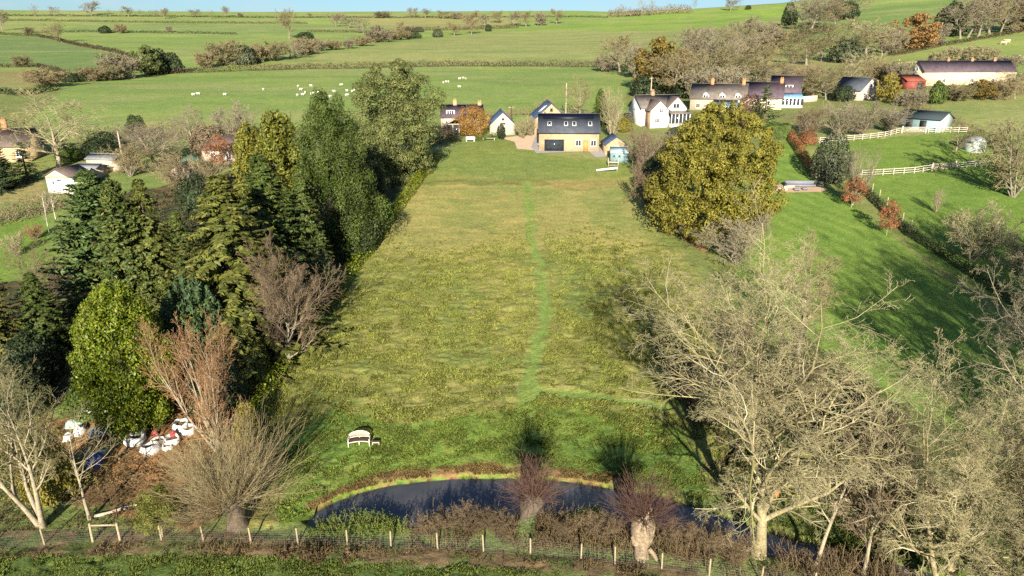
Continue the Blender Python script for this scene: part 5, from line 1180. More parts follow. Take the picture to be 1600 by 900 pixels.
belt([(75, 136, 106, 58, 's', 'tw_tan'), (112, 128, 114, 26, 'b', None), (128, 127, 112, 24, 'b', None), (150, 127, 104, 44, 's', 'tw_tan'), (172, 126, 100, 36, 's', 'tw_olive'), (193, 123, 82, 58, 's', 'tw_grey'), (232, 118, 70, 40, 'o', 'lf_holm'),
      (246, 116, 76, 40, 'b', 'lf_dark'), (268, 114, 82, 38, 'b', 'lf_dark')],
     'tree of the short valley belt at the left, %s from the left', 'trees of the short valley belt')
belt([(322, 106, 80, 32, 's', 'tw_tan'), (352, 102, 62, 50, 's', 'tw_olive'), (384, 101, 70, 34, 'b', 'lf_holly'), (400, 98, 68, 34, 's', 'tw_tan'), (424, 95, 64, 44, 's', 'tw_olive'), (452, 92, 62, 40, 't', 'tw_grey'), (478, 86, 58, 40, 's', 'tw_tan'),
      (500, 80, 60, 30, 's', 'tw_grey'), (522, 78, 62, 28, 's', 'tw_tan'), (545, 76, 60, 20, 's', 'tw_grey'), (565, 72, 56, 30, 's', 'tw_tan'), (592, 66, 46, 44, 's', 'tw_grey'), (622, 62, 46, 40, 's', 'tw_tan'), (646, 60, 50, 24, 'b', 'lf_holly'),
      (684, 58, 46, 16, 'b', 'lf_holly'), (710, 56, 34, 22, 't', 'tw_tan'), (737, 54, 22, 24, 't', 'tw_tan'), (763, 49, 38, 10, 'b', 'lf_dark')],
     'tree of the long belt above the pale pasture, %s from the left', 'trees of the long belt above the pale pasture')
belt([(525, 42, 20, 20, 't', 'tw_grey'), (545, 44, 24, 22, 't', None), (568, 52, 26, 24, 't', 'tw_grey'), (588, 54, 38, 20, 's', 'tw_grey'), (627, 48, 32, 16, 't', 'tw_tan'), (640, 50, 40, 24, 's', 'tw_grey'), (655, 50, 42, 14, 'b', 'lf_holly')],
     'tree in the hedges under the middle skyline, %s from the left', 'trees in the hedges under the middle skyline')
belt([(985, 118, 64, 50, 't', 'tw_grey'), (1018, 136, 70, 54, 't', 'tw_grey'), (1092, 130, 56, 84, 't', 'tw_grey'), (1135, 132, 52, 84, 't', 'tw_grey'), (1140, 104, 40, 60, 't', 'tw_olive'), (1170, 110, 48, 70, 't', 'tw_grey'), (1096, 96, 40, 50, 't', 'tw_grey'),
      (1180, 150, 90, 60, 't', 'tw_olive'), (1095, 156, 104, 60, 's', 'tw_grey'), (1132, 156, 104, 60, 's', 'tw_grey'), (945, 112, 84, 34, 's', 'tw_grey'), (968, 112, 48, 58, 't', 'tw_tan'), (1000, 122, 74, 40, 's', 'tw_grey'), (1030, 144, 58, 82, 'o', 'lf_rustoak'), (1052, 152, 70, 76, 't', 'tw_tan'), (1075, 110, 42, 60, 't', 'tw_grey'),
      (1110, 146, 62, 80, 't', 'tw_olive'), (1120, 100, 38, 60, 't', 'tw_grey'), (1152, 90, 24, 60, 't', 'tw_grey'), (1160, 140, 66, 80, 't', 'tw_olive'), (1190, 78, 34, 50, 's', 'tw_grey'), (1200, 128, 62, 70, 't', 'tw_tan'),
      (1212, 76, 40, 44, 's', 'tw_tan'), (1010, 150, 118, 50, 'b', 'lf_dark'), (1070, 152, 122, 46, 'b', 'lf_dark')],
     'tree of the wood behind the cottages, %s from the left', 'trees of the wood behind the cottages')
belt([(1268, 46, -4, 60, 't', 'tw_grey'), (1305, 44, -4, 50, 't', 'tw_tan'), (1260, 102, 50, 66, 't', 'tw_olive'), (1312, 96, 44, 66, 't', 'tw_olive'), (1378, 88, 40, 50, 't', 'tw_grey'), (1445, 74, 40, 40, 's', 'tw_grey'), (1500, 60, -4, 56, 't', 'tw_grey'), (1528, 58, -10, 60, 't', 'tw_grey'), (1562, 54, -14, 60, 't', 'tw_grey'), (1232, 40, 4, 22, 'b', 'lf_dark'), (1252, 44, -8, 50, 't', 'tw_grey'), (1288, 42, -12, 60, 't', 'tw_grey'), (1322, 30, 2, 36, 'b', 'lf_dark'), (1340, 26, -14, 40, 't', 'tw_grey'),
      (1236, 108, 58, 56, 't', 'tw_olive'), (1285, 96, 30, 84, 't', 'tw_olive'), (1320, 98, 60, 50, 'b', 'lf_holly'), (1352, 90, 26, 74, 't', 'tw_pale'), (1392, 84, 42, 40, 's', 'tw_grey'), (1425, 78, 20, 62, 'o', 'lf_orangeoak'),
      (1462, 70, 34, 34, 's', 'tw_grey'), (1482, 56, 2, 44, 'b', 'lf_dark'), (1512, 58, -8, 64, 't', 'tw_grey'), (1545, 54, -16, 70, 't', 'tw_tan'), (1580, 50, -20, 64, 'o', 'lf_rustoak'), (1605, 48, -16, 50, 'b', 'lf_dark')],
     'tree on the upper right hill, %s from the left', 'trees on the upper right hill')
belt([(1232, 146, 92, 50, 't', 'tw_tan'), (1270, 150, 100, 50, 't', 'tw_tan'), (1308, 148, 100, 46, 't', 'tw_olive'), (1335, 138, 92, 44, 't', 'tw_tan'), (1212, 152, 100, 44, 't', 'tw_grey'), (1250, 152, 98, 48, 't', 'tw_tan'), (1290, 156, 104, 46, 't', 'tw_olive'), (1322, 140, 80, 40, 'p', 'tw_pale'), (1350, 130, 80, 44, 't', 'tw_pale'), (1372, 132, 94, 40, 's', 'tw_tan'), (1398, 136, 96, 36, 's', 'tw_grey'),
      (1385, 160, 114, 34, 'o', 'lf_yellow'), (1318, 158, 134, 30, 'b', 'lf_dark')],
     'scrubby tree above the dark roofed cottage, %s from the left', 'scrub above the dark roofed cottage')
belt([(1430, 166, 140, 36, 's', 'tw_grey'), (1462, 162, 126, 24, 'b', 'lf_hedge'), (1495, 158, 132, 44, 's', 'tw_olive'), (1530, 156, 124, 40, 'o', 'lf_rustoak'), (1560, 156, 122, 44, 's', 'tw_tan'), (1585, 154, 102, 40, 't', 'tw_pale'), (1572, 110, 86, 40, 's', 'tw_grey'),
      (1415, 166, 144, 30, 's', 'tw_grey')],
     'shrub in front of the long barn, %s from the left', 'shrubs in front of the long barn', 'hedgerow_tree', 'shrub')
belt([(1484, 98, 72, 30, 's', 'tw_pale'), (1512, 97, 70, 34, 's', 'tw_pale'), (1542, 96, 72, 34, 's', 'tw_pale'), (1462, 99, 80, 22, 's', 'tw_pale')],
     'pale bare shrub behind the long barn, %s from the left', 'pale shrubs behind the long barn')
# ---------------------------------------------------------------- wire fence along the front
FP = [(-60, 862), (-20, 858), (70, 852), (145, 846), (188, 845), (253, 847), (319, 848), (393, 851), (466, 852), (543, 854), (611, 857), (684, 860), (756, 863), (829, 866), (908, 875), (961, 882), (1034, 891), (1108, 900), (1188, 912), (1270, 924)]
FW = [G(*q) for q in FP]; o0 = FW[9]
fe = empty('wire_fence', o0, 0, 'long wire stock fence on pale timber posts across the foot of the picture', 'fence')
rng = rs(3)
for i, p in enumerate(FW):
    r = .075 if i in (3, 4) else .055; h = 1.38 if i in (3, 4) else 1.22 + .08 * rng.rand(); l = rng.normal(size=2) * .03
    b = MB(); q = p - o0
    b.tubes([[(q[0], q[1], q[2] - .3), (q[0] + l[0] * .5, q[1] + l[1] * .5, q[2] + h * .5), (q[0] + l[0], q[1] + l[1], q[2] + h)]], [[r, r, r * .96]], 8)
    b.lathe([(r * .96, 0), (.0, .02)], 8); V = b.V[-1]; V += np.array([q[0] + l[0], q[1] + l[1], q[2] + h])
    b.build('post', M['postwood'], fe)
MB().bar(FW[3] - o0 + [0, 0, 1.22], FW[4] - o0 + [0, 0, 1.22], .09, .09).build('brace_rail', M['postwood'], fe)
b = MB(); S = []
for i in range(len(FW) - 1):
    n = max(2, int(np.linalg.norm((FW[i + 1] - FW[i])[:2]) / .16))
    for t in np.arange(n) / n: S.append(FW[i] * (1 - t) + FW[i + 1] * t - o0)
S = np.array(S)
S[:, 2] = T(S[:, 0] + o0[0], S[:, 1] + o0[1]) - o0[2]
S += np.array([0, -.07, 0])
for z in (.08, .2, .34, .5, .68, .86, 1.0, 1.16): b.tubes(S + np.array([0, 0, z]), np.full(len(S), .004), 3)
b.tubes(np.stack([S + [0, 0, .08], S + [0, 0, .45], S + [0, 0, .86]], 1), np.full((len(S), 3), .003), 3)
b.build('wire_netting', M['wire'], fe)
# ---------------------------------------------------------------- bench and small table by the pond
p = G(562, 694)
be = empty('garden_bench', p, R(7), 'pale curved back garden bench on the grass above the pond', 'bench')
ar = lambda x: .13 - .17 * (x / .8) ** 2            # the bench curves towards its ends
xs = np.linspace(-.8, .8, 17)
b = MB()
for y0, y1, z in ((-.36, -.27, .43), (-.25, -.16, .435), (-.14, -.05, .435), (-.03, .06, .435), (.08, .17, .43)):
    for a, c in zip(xs[:-1], xs[1:]): b.hexa([(a, y0 + ar(a), z - .03), (c, y0 + ar(c), z - .03), (c, y1 + ar(c), z - .03), (a, y1 + ar(a), z - .03), (a, y0 + ar(a), z), (c, y0 + ar(c), z), (c, y1 + ar(c), z), (a, y1 + ar(a), z)])
b.build('seat', M['darkwood'], be)
b = MB()
b.tubes(np.stack([xs, -.36 + ar(xs) - .02, np.full(17, .40)], -1), np.full(17, .04), 6); b.build('seat_rail', M['offwhite'], be)
top = lambda x: .62 + .36 * np.sqrt(np.clip(1 - (x / .84) ** 2, 0, 1))
b = MB(); b.tubes(np.stack([xs * 1.0, .24 + ar(xs), top(xs)], -1), np.full(17, .05), 6); b.tubes(np.stack([xs, .22 + ar(xs), np.full(17, .5)], -1), np.full(17, .03), 6)
for x in np.linspace(-.7, .7, 19): b.box(x - .022, x + .022, .215 + ar(x), .24 + ar(x), .5, float(top(x)))
b.build('backrest', M['offwhite'], be)
for sx in (-1, 1):
    b = MB(); b.tubes([[(sx * .82, -.48, .64), (sx * .85, -.2, .66), (sx * .82, .08, .66)]], [[.04, .04, .035]], 6); b.build('armrest', M['offwhite'], be)
for x, y, h in ((-.8, -.46, .66), (.8, -.46, .66), (0, -.24, .42), (-.8, .09, .68), (.8, .09, .68), (0, .33, .5)): MB().box(x - .035, x + .035, y - .035, y + .035, -.08, h).build('leg', M['offwhite'], be)
p = G(588, 695)
tb = empty('side_table', p, R(4), 'low dark side table beside the pale curved bench', 'table')
b = MB()
for i in range(5): b.box(-.27 + i * .11, -.17 + i * .11, -.22, .22, .36, .39)
b.build('table_top', M['darkwood'], tb); MB().box(-.28, .28, -.245, -.222, .30, .37).build('apron', M['offwhite'], tb)
for sx in (-1, 1):
    for sy in (-1, 1): MB().box(sx * .24 - .02, sx * .24 + .02, sy * .2 - .02, sy * .2 + .02, -.08, .36).build('leg', M['offwhite'], tb)
# ---------------------------------------------------------------- white rail fences and gates
def rail_fence(pts, label, spacing=2.0, h=1.15, gate=None, n_rails=3):
    P = np.array([G(*q) for q in pts]); o = P[0]; e = empty('rail_fence', o, 0, label, 'fence')
    seg = np.linalg.norm(np.diff(P[:, :2], axis=0), axis=1); S = np.concatenate([[0], np.cumsum(seg)]); n = int(S[-1] / spacing) + 1
    s = np.linspace(0, S[-1], n + 1); xy = np.stack([np.interp(s, S, P[:, 0]), np.interp(s, S, P[:, 1])], -1); q = np.concatenate([xy, T(xy[:, 0], xy[:, 1])[:, None]], 1) - o
    for a in q: MB().box(a[0] - .055, a[0] + .055, a[1] - .055, a[1] + .055, a[2] - .3, a[2] + h + .06).build('post', M['offwhite'], e)
    for k in range(n_rails):
        b = MB(); z = h * (k + 1) / n_rails - .06
        for a, c in zip(q[:-1], q[1:]): b.bar(a + [0, -.09, z], c + [0, -.09, z], .035, .095)
        b.build('rail', M['offwhite'], e)
    return e
def field_gate(a, c, label, m='offwhite'):
    A, B = G(*a), G(*c); e = empty('field_gate', A, math.atan2(B[1] - A[1], B[0] - A[0]), label, 'gate'); L = float(np.linalg.norm((B - A)[:2])); dz = B[2] - A[2]
    b = MB()
    for z in (.25, .5, .75, 1.0, 1.2): b.bar((0.1, 0, z), (L - .1, 0, z + dz), .05, .09)
    b.build('bars', M[m], e)
    b = MB(); b.bar((.1, .04, .2), (L / 2, .04, 1.2 + dz / 2), .04, .07); b.bar((L - .1, .04, .2 + dz), (L / 2, .042, 1.2 + dz / 2), .04, .07); b.build('brace', M[m], e)
    for x, z in ((0, 0), (L, dz)): MB().box(x - .1, x + .1, -.1, .1, z - .3, z + 1.45).build('gate_post', M[m], e)
rail_fence([(1268, 225), (1300, 222), (1345, 219), (1380, 215), (1408, 208)], 'white post and rail fence rising towards the stable gate')
field_gate((1409, 208), (1446, 208), 'white wooden field gate in front of the stable')
rail_fence([(1450, 208), (1480, 207), (1510, 208)], 'short white rail fence right of the stable gate', 1.8)
rail_fence([(1346, 276), (1400, 273), (1430, 271), (1455, 267)], 'white post and rail fence across the middle of the paddock')
field_gate((1456, 267), (1492, 264), 'weathered wooden field gate in the shade across the paddock', 'weatherwood')
rail_fence([(1495, 264), (1530, 260), (1560, 262)], 'short weathered rail fence between the paddock gate and the big olive shrub', 2.0)
pf = empty('post_fence', G(1342, 284), 0, 'pale post and wire fence beside the dark paddock hedge', 'fence'); o_ = np.array(pf.location)
pts = [G(*q) for q in [(1342, 284), (1352, 292), (1362, 303), (1373, 313), (1385, 325), (1397, 337), (1409, 350), (1422, 362)]]
for p in pts: q = p - o_; MB().box(q[0] - .07, q[0] + .07, q[1] - .07, q[1] + .07, q[2] - .3, q[2] + 1.7).build('post', M['postwood'], pf)
b = MB()
for z in (.4, .8, 1.2): b.tubes(np.array(pts) - o_ + [0, 0, z], np.full(len(pts), .012), 3)
b.build('wire', M['wire'], pf)
# ---------------------------------------------------------------- terrace seats, play equipment, garden seats
p = G(1252, 292)
so = empty('garden_sofa', p, R(-3), 'long grey garden sofa on the gravel terrace', 'sofa')
MB().box(-2.6, 2.2, -.4, .45, .12, .42).build('seat', M['greycush'], so); MB().box(-2.6, 2.2, .45, .72, .12, .95).build('backrest', M['greycush'], so)
MB().box(-2.85, -2.61, -.4, .72, .05, .68).build('armrest', M['dark'], so)
for x in (-2.4, 2.0): MB().box(x - .05, x + .05, -.35, .6, -.1, .12).build('leg', M['dark'], so)
p = G(1280, 292)
ch = empty('garden_armchair', p, R(-40), 'dark armchair at the right end of the gravel terrace', 'armchair')
MB().box(-.5, .5, -.45, .4, .1, .42).build('seat', M['dark'], ch); MB().box(-.5, .5, .41, .6, .1, .9).build('backrest', M['dark'], ch)
for s in (-1, 1): MB().box(s * .6 - .09, s * .6 + .09, -.45, .6, -.1, .62).build('armrest', M['dark'], ch)
for q, (x, y) in enumerate([(1244, 298), (1257, 297)]):
    ft = empty('footstool', G(x, y), 0, ['grey footstool left of the other in front of the long garden sofa', 'grey footstool right of the other in front of the long garden sofa'][q], 'footstool')
    MB().box(-.4, .4, -.3, .3, .14, .4).build('cushion', M['greycush'], ft); MB().box(-.36, .36, -.26, .26, -.08, .138).build('base', M['dark'], ft)
for q, (x, y, w) in enumerate([(1221, 298, .9), (1232, 294, 1.1)]):
    pl = empty('log_bench', G(x, y), R(20 * q), ['smaller weathered log seat on the left of the terrace', 'larger weathered log seat on the left of the terrace'][q], 'log seat')
    MB().tubes([[(-w, 0, .22), (0, 0, .24), (w, 0, .22)]], [[.22, .25, .21]], 9).build('log', M['weatherwood'], pl)
    for s in (-1, 1): MB().box(s * w * .6 - .1, s * w * .6 + .1, -.2, .2, -.1, .06).build('foot', M['weatherwood'], pl)
sl_ = empty('slide', G(949, 268), R(-8), 'pale blue plastic slide chute lying across the lawn below the playhouse', 'slide')
b = MB().hexa([(-2.0, -.28, .10), (1.8, -.28, .55), (1.8, .28, .55), (-2.0, .28, .10), (-2.0, -.28, .14), (1.8, -.28, .60), (1.8, .28, .60), (-2.0, .28, .14)])
for s in (-.3, .3): b.hexa([(-2.0, s - .03, .08), (1.8, s - .03, .55), (1.8, s + .03, .55), (-2.0, s + .03, .08), (-2.0, s - .03, .30), (1.8, s - .03, .82), (1.8, s + .03, .82), (-2.0, s + .03, .30)])
b.build('chute', M['plastic'], sl_)
b = MB()
for s in (-.3, .3): b.box(1.66, 1.74, s - .04, s + .04, -.1, .6); b.box(-1.9, -1.84, s - .03, s + .03, -.1, .14)
b.build('support', M['weatherwood'], sl_)
cf = empty('climbing_frame', G(958, 260), R(-8), 'small wooden climbing frame platform between the slide and the playhouse', 'climbing frame')
for x in (-.9, .9):
    for y in (-.5, .5): MB().box(x - .05, x + .05, y - .05, y + .05, -.1, 1.5).build('post', M['weatherwood'], cf)
MB().box(-1.0, .9, -.6, .6, .78, .86).build('platform', M['offwhite'], cf)
b = MB()
for z in (.25, .5): b.bar((-.9, -.5, z), (.9, -.5, z), .05, .05)
b.build('rung', M['weatherwood'], cf)
for q, (x, y, l) in enumerate([(735, 221, 'white garden bench under the orange willow'), (764, 219, 'low pale stone bench beside the garden hedge')]):
    gb = empty('garden_bench', G(x, y), R(-2), l, 'bench'); w = .95 if q == 0 else 1.4; hb = .95 if q == 0 else .0
    MB().box(-w, w, -.3, .25, .38, .46).build('seat', M['white' if q == 0 else 'palestone'], gb)
    if hb: MB().box(-w, w, .2, .27, .461, hb).build('backrest', M['white'], gb)
    for s in (-1, 1): MB().box(s * w * .85 - .06, s * w * .85 + .06, -.28, .24, -.1, .38).build('leg', M['white' if q == 0 else 'palestone'], gb)
pt = empty('patio_table', G(917, 234), 0, 'small dark patio table in front of the main house', 'table')
MB().lathe([(0, .72), (.55, .72), (.55, .76), (0, .76)], 14).build('table_top', M['darkwood'], pt); MB().lathe([(.05, 0), (.05, .72)], 8).lathe([(0, 0), (.3, 0), (.3, .04), (0, .04)], 10).build('pedestal', M['dark'], pt)
for q, (x, l) in enumerate([(911, 'dark patio chair left of the small patio table'), (924, 'dark patio chair right of the small patio table')]):
    pc = empty('patio_chair', G(x, 235), R(90 if q else -90), l, 'chair')
    MB().box(-.25, .25, -.25, .25, .42, .46).build('seat', M['darkwood'], pc); MB().box(-.25, .25, .22, .27, .461, .95).build('backrest', M['darkwood'], pc)
    for sx in (-1, 1):
        for sy in (-1, 1): MB().box(sx * .22 - .02, sx * .22 + .02, sy * .22 - .02, sy * .22 + .02, 0, .42).build('leg', M['dark'], pc)
# utility poles
for (x, y, t, l, cr) in [(194, 262, 205, 'tall pale pole standing among the left gardens', 0), (1468, 62, 35, 'pale telegraph pole with a crossbar under the right hand wood', 1), (799, 196, 165, 'dark telegraph pole behind the pale stone barn', 1),
                         (884, 180, 130, 'thin pale pole behind the gable wing', 0), (1016, 160, 120, 'thin telegraph pole behind the white house', 1)]:
    p = G(x, y); h = ztop(p, t) - p[2]; up = empty('utility_pole', p, .3, l, 'pole')
    MB().tubes([[(0, 0, -.3), (0, 0, h * .5), (0, 0, h)]], [[.16, .14, .11]], 8).build('pole', M['weatherwood' if x != 799 else 'darkwood'], up)
    if cr: MB().box(-.7, .7, -.06, .06, h - .45, h - .33).build('crossbar', M['weatherwood'], up)
# ---------------------------------------------------------------- building sacks and tarpaulins under the evergreen
def sack(w, h, seed, soil=True, fallen=0):
    """an open bulk sack: slumped sides, rolled rim and some soil inside"""
    rng = rs(seed); k = 20; an = np.arange(k) * 2 * math.pi / k
    sq = 1 / np.maximum(np.abs(np.cos(an)), np.abs(np.sin(an))) ** .55
    V = []; prof = [(.46, 0), (.54, .25), (.53, .6), (.50, .85), (.47, 1.0), (.40, 1.03), (.38, .85), (.36, .6)]
    for r, z in prof:
        q = 1 + .22 * (fbm(np.cos(an) * 2 + 7, np.sin(an) * 2 + z * 2, seed, 3) - .5) * 2
        zz = z * h * (1 + .30 * (fbm(np.cos(an) + 3, np.sin(an) + 4, seed + 3, 2) - .5) * 2)
        V += [(w * r * s * b_ * math.cos(a), w * r * s * b_ * math.sin(a), z_) for a, s, b_, z_ in zip(an, sq, q, zz)]
    F = [(i * k + j, i * k + (j + 1) % k, (i + 1) * k + (j + 1) % k, (i + 1) * k + j) for i in range(len(prof) - 1) for j in range(k)]
    b = MB().add(V, F); s = MB(); r = w * .40
    s.lathe([(r * 1.0, h * .62), (r * .8, h * .72), (r * .4, h * .76), (0.001, h * .78)], 14)
    return b, s
def heap(w, d, h, seed, k=16):
    """a crumpled sheet lying over something"""
    g = np.linspace(-1, 1, k); X, Y = np.meshgrid(g, g); r = np.hypot(X, Y)
    X2 = X * w / 2 * (1 + .3 * (fbm(X + 5, Y + 5, seed) - .5)); Y2 = Y * d / 2 * (1 + .3 * (fbm(X + 9, Y + 2, seed) - .5))
    Z = h * np.clip(1 - r ** 2, 0, 1) ** .5 * (.5 + fbm(X * 2.2 + 3, Y * 2.2, seed, 4)) + .05 + .16 * fbm(X * 4, Y * 4, seed + 1, 3) * h
    Z[0, :] = Z[-1, :] = Z[:, 0] = Z[:, -1] = -.15
    i = np.arange(k * k).reshape(k, k)
    return MB().add(np.stack([X2, Y2, Z], -1).reshape(-1, 3), np.stack([i[:-1, :-1], i[:-1, 1:], i[1:, 1:], i[1:, :-1]], -1).reshape(-1, 4))
SK = [(212, 692, 1.5, .75, 'white bulk sack of soil, leftmost of the heap under the glossy evergreen'), (236, 706, 1.35, .7, 'round white bulk sack with its mouth open, nearest the camera'), (248, 692, 1.15, .35, 'flattened white bulk sack lying just behind the open round one'),
      (262, 702, .8, .45, 'small white sack between the open round sack and the red ones'), (270, 692, 1.2, .6, 'white sack with a red sheet over it'), (284, 671, 1.3, .8, 'upright white sack at the back of the heap'), (296, 676, 1.1, .6, 'white sack at the right end of the heap'), (216, 682, 1.1, .8, 'crumpled white sack behind the leftmost one')]
for i, (x, y, w, h, l) in enumerate(SK):
    w, h = w * .88, h * .9
    e = empty('bulk_sack', G(x, y), i * 1.3, l, 'sack', 'white sacks under the evergreen'); a, s = sack(w, h, 200 + i); a.build('bag', M['bag'], e, True); s.build('contents', M['spoil'], e, True)
for i, (x, y, w, d, h, m, l) in enumerate([(243, 681, .5, .35, .3, 'redbag', 'small red plastic sheet behind the flattened white sack'), (272, 686, .6, .45, .65, 'redbag', 'red plastic sheet over the white sack'),
        (150, 721, 1.7, 1.0, .5, 'bluetarp', 'crumpled bright blue tarpaulin on the brown earth'), (140, 712, .9, .7, .4, 'greytarp', 'dark crumpled sheet behind the blue tarpaulin'),
        (163, 675, 2.2, 1.2, .55, 'greytarp', 'grey blue tarpaulin over a low heap below the glossy evergreen'), (126, 676, 1.2, .9, .5, 'bag', 'crumpled white sheet left of the grey tarpaulin'), (137, 644, 1.0, .8, .6, 'bag', 'white sack lying left of the glossy evergreen'),
        (118, 666, 1.6, .9, .5, 'greentarp', 'pale green sheet behind the crumpled white sheet'), (160, 709, .9, .6, .3, 'greentarp', 'small pale green sheet near the blue tarpaulin'), (107, 686, 1.0, .7, .4, 'bag', 'dull white sheet left of all the tarpaulins')]):
    ob = heap(w, d, h, 230 + i).build('tarpaulin' if 'tarp' in m else 'plastic_sheet', M[m], None, True); ob.location = tuple(G(x, y)); ob.rotation_euler = (0, 0, i * .9); tag(ob, l, 'tarpaulin' if 'tarp' in m else 'sheet')
# wattle panels, timber and logs
p = G(348, 668); wp_ = empty('wattle_panel', p, R(-6), 'pale woven wattle fence panel behind the pollard willow', 'fence panel')
b = MB(); rng = rs(8)
for x in np.linspace(-1.1, 1.1, 26): b.tubes([[(x, .02 * rng.normal(), -.1), (x + .02, 0, .5), (x, 0, 1.0 + .1 * rng.rand())]], [[.022, .022, .02]], 5)
b.build('rods', M['postwood'], wp_); MB().bar((-1.15, -.04, .3), (1.15, -.04, .3), .03, .05).bar((-1.15, -.04, .8), (1.15, -.04, .8), .03, .05).build('rail', M['weatherwood'], wp_)
p = G(330, 694); lb = empty('old_barrel', p, 0, 'rusty upright barrel behind the pollard willow', 'barrel')
MB().lathe([(0, 0), (.27, 0), (.29, .3), (.29, .5), (.27, .8), (.25, .8), (.24, .7), (0, .7)], 14).build('body', M['rustwood'], lb, True); MB().lathe([(.292, .2), (.302, .22), (.302, .26), (.292, .28)], 14).lathe([(.286, .6), (.298, .62), (.298, .66), (.282, .68)], 14).build('hoop', M['dark'], lb)
def log(x, y, L, r, rz, m, l, tilt=0):
    e = empty('log', G(x, y), rz, l, 'log'); b = MB(); n = 7; xs_ = np.linspace(-L / 2, L / 2, n)
    b.tubes(np.stack([xs_, .04 * np.sin(xs_ * 3), r * .85 + tilt * xs_], -1), np.full(n, r) * (1 + .08 * np.sin(xs_ * 5)), 10); b.build('bark', M[m], e, True)
    for s in (-1, 1):
        d = MB().lathe([(0, 0), (r * .95, 0), (r * .95, .02), (0, .02)], 10).build('cut_end', M['sawn'], e); d.location = (s * L / 2, .04 * math.sin(s * L / 2 * 3), r * .85 + tilt * s * L / 2); d.rotation_euler = (0, s * math.pi / 2, 0)
tb = empty('picnic_table', G(1274, 742), R(-22), 'weathered wooden table standing among the bare branches right of the giant tree', 'table')
b = MB()
for i in range(4): b.box(-.75, .75, -.34 + i * .175, -.18 + i * .175, .68, .73)
b.build('table_top', M['weatherwood'], tb)
for sx in (-1, 1):
    for sy in (-1, 1): MB().box(sx * .62 - .05, sx * .62 + .05, sy * .28 - .05, sy * .28 + .05, -.1, .68).build('leg', M['weatherwood'], tb)
log(1262, 752, .7, .16, 1.0, 'weatherwood', 'short log lying under the weathered wooden table'); log(1278, 756, .6, .13, -.7, 'sawn', 'pale split log in front of the weathered wooden table')
log(1312, 790, 1.3, .26, .3, 'sawn', 'thick pale sawn log lying right of the slim leaning tree')
b = bole(0, [(.36, -.1), (.30, .15), (.27, .5), (.28, .75)], 77, .25); st_ = empty('tree_stump', G(1328, 768), 0, 'upright orange brown stump above the thick sawn log', 'stump'); b.build('bark', M['rustwood'], st_, True); MB().lathe([(0, .752), (.26, .752), (.25, .77), (0, .77)], 12).build('cut_top', M['sawn'], st_)
nb = empty('nest_box_post', G(1207, 785), R(8), 'orange brown wooden box on a short post beside the giant tree trunk', 'post box')
MB().box(-.05, .05, -.05, .05, -.2, .55).build('post', M['darkwood'], nb); MB().box(-.28, .28, -.2, .2, .55, .95).build('box', M['rustwood'], nb); MB().hexa([(-.34, -.28, .93), (.34, -.28, .93), (.34, .26, 1.05), (-.34, .26, 1.05), (-.34, -.28, .97), (.34, -.28, .97), (.34, .26, 1.09), (-.34, .26, 1.09)]).build('lid', M['rustwood'], nb)
log(180, 800, 2.6, .11, .5, 'weatherwood', 'thin fallen trunk lying between the two pale leaning trees')
# ---------------------------------------------------------------- sheep and cattle
def animal(L, H, fat, name):
    """one continuous body: rings from rump to muzzle with four legs grown into it"""
    b = MB()
    t = [(-.50, .62, .02), (-.47, .64, .16), (-.36, .66, .26), (-.1, .64, .29), (.18, .64, .28), (.34, .68, .24), (.44, .78, .15), (.52, .86, .115), (.62, .82, .105), (.72, .74, .07), (.77, .71, .02)]
    P = np.array([[(x * L, 0, z * H) for x, z, r in t]]); b.tubes(P, np.array([[r * H * fat for x, z, r in t]]), 10)
    for x in (-.36, .30):
        for y in (-.13, .13): b.tubes([[(x * L, y * H, .55 * H), (x * L + (.03 if x > 0 else -.03) * L, y * H, .28 * H), (x * L, y * H, -.02)]], [[.10 * H, .05 * H, .04 * H]], 6)
    for s in (-1, 1): b.tubes([[(.52 * L, s * .08 * H, .92 * H), (.50 * L, s * .2 * H, .95 * H)]], [[.05 * H, .01 * H]], 5)
    b.tubes([[(-.49 * L, 0, .66 * H), (-.53 * L, 0, .5 * H), (-.52 * L, 0, .36 * H)]], [[.035 * H, .03 * H, .03 * H]], 5)
    return b
wool = plain('sheep_wool', (.74, .70, .60), .95, .1, var=.08); SHM = animal(1.35, .95, 1.25, 's').mesh('sheep', wool, True)
def herd(rows, me, name, fmt, cat, group, sc_=1.0, mat=None, seed=1):
    r = rs(seed)
    for i, (x, y) in enumerate(sorted(rows)):
        o = link(name, me, None, [mat] if mat else None); p = G(x, y); o.location = tuple(p); o.rotation_euler = (0, 0, r.rand() * 6.28); o.scale = (sc_,) * 3
        tag(o, fmt % ORD[i], cat, group)
herd([(302, 149), (310, 148), (351, 149), (412, 141), (465, 150), (466, 136), (470, 141), (473, 149), (477, 146), (486, 148), (486, 135), (490, 147), (497, 146), (500, 149), (516, 152), (522, 144), (533, 134), (542, 150), (542, 143), (551, 144), (553, 142)],
     SHM, 'sheep', 'white sheep grazing left of the huge grey green evergreen, %s from the left', 'sheep', 'sheep left of the big evergreen', .72, seed=4)
herd([(693, 130), (697, 129), (701, 129), (718, 124), (724, 123), (728, 124), (718, 137)], SHM, 'sheep', 'white sheep grazing right of the huge grey green evergreen, %s from the left', 'sheep', 'sheep right of the big evergreen', .72, seed=5)
COW = animal(2.3, 1.45, 1.0, 'c').mesh('cow', plain('cow_hide_pale', (.62, .46, .30), .8, .2, var=.25, scale=1), True)
herd([(1568, 70), (1573, 67)], COW, 'cow', 'tan cow in the field above the long barn, %s from the left', 'cow', 'cattle above the long barn', 1.5, seed=6)
blk = plain('cow_hide_black', (.02, .018, .016), .7, .2)
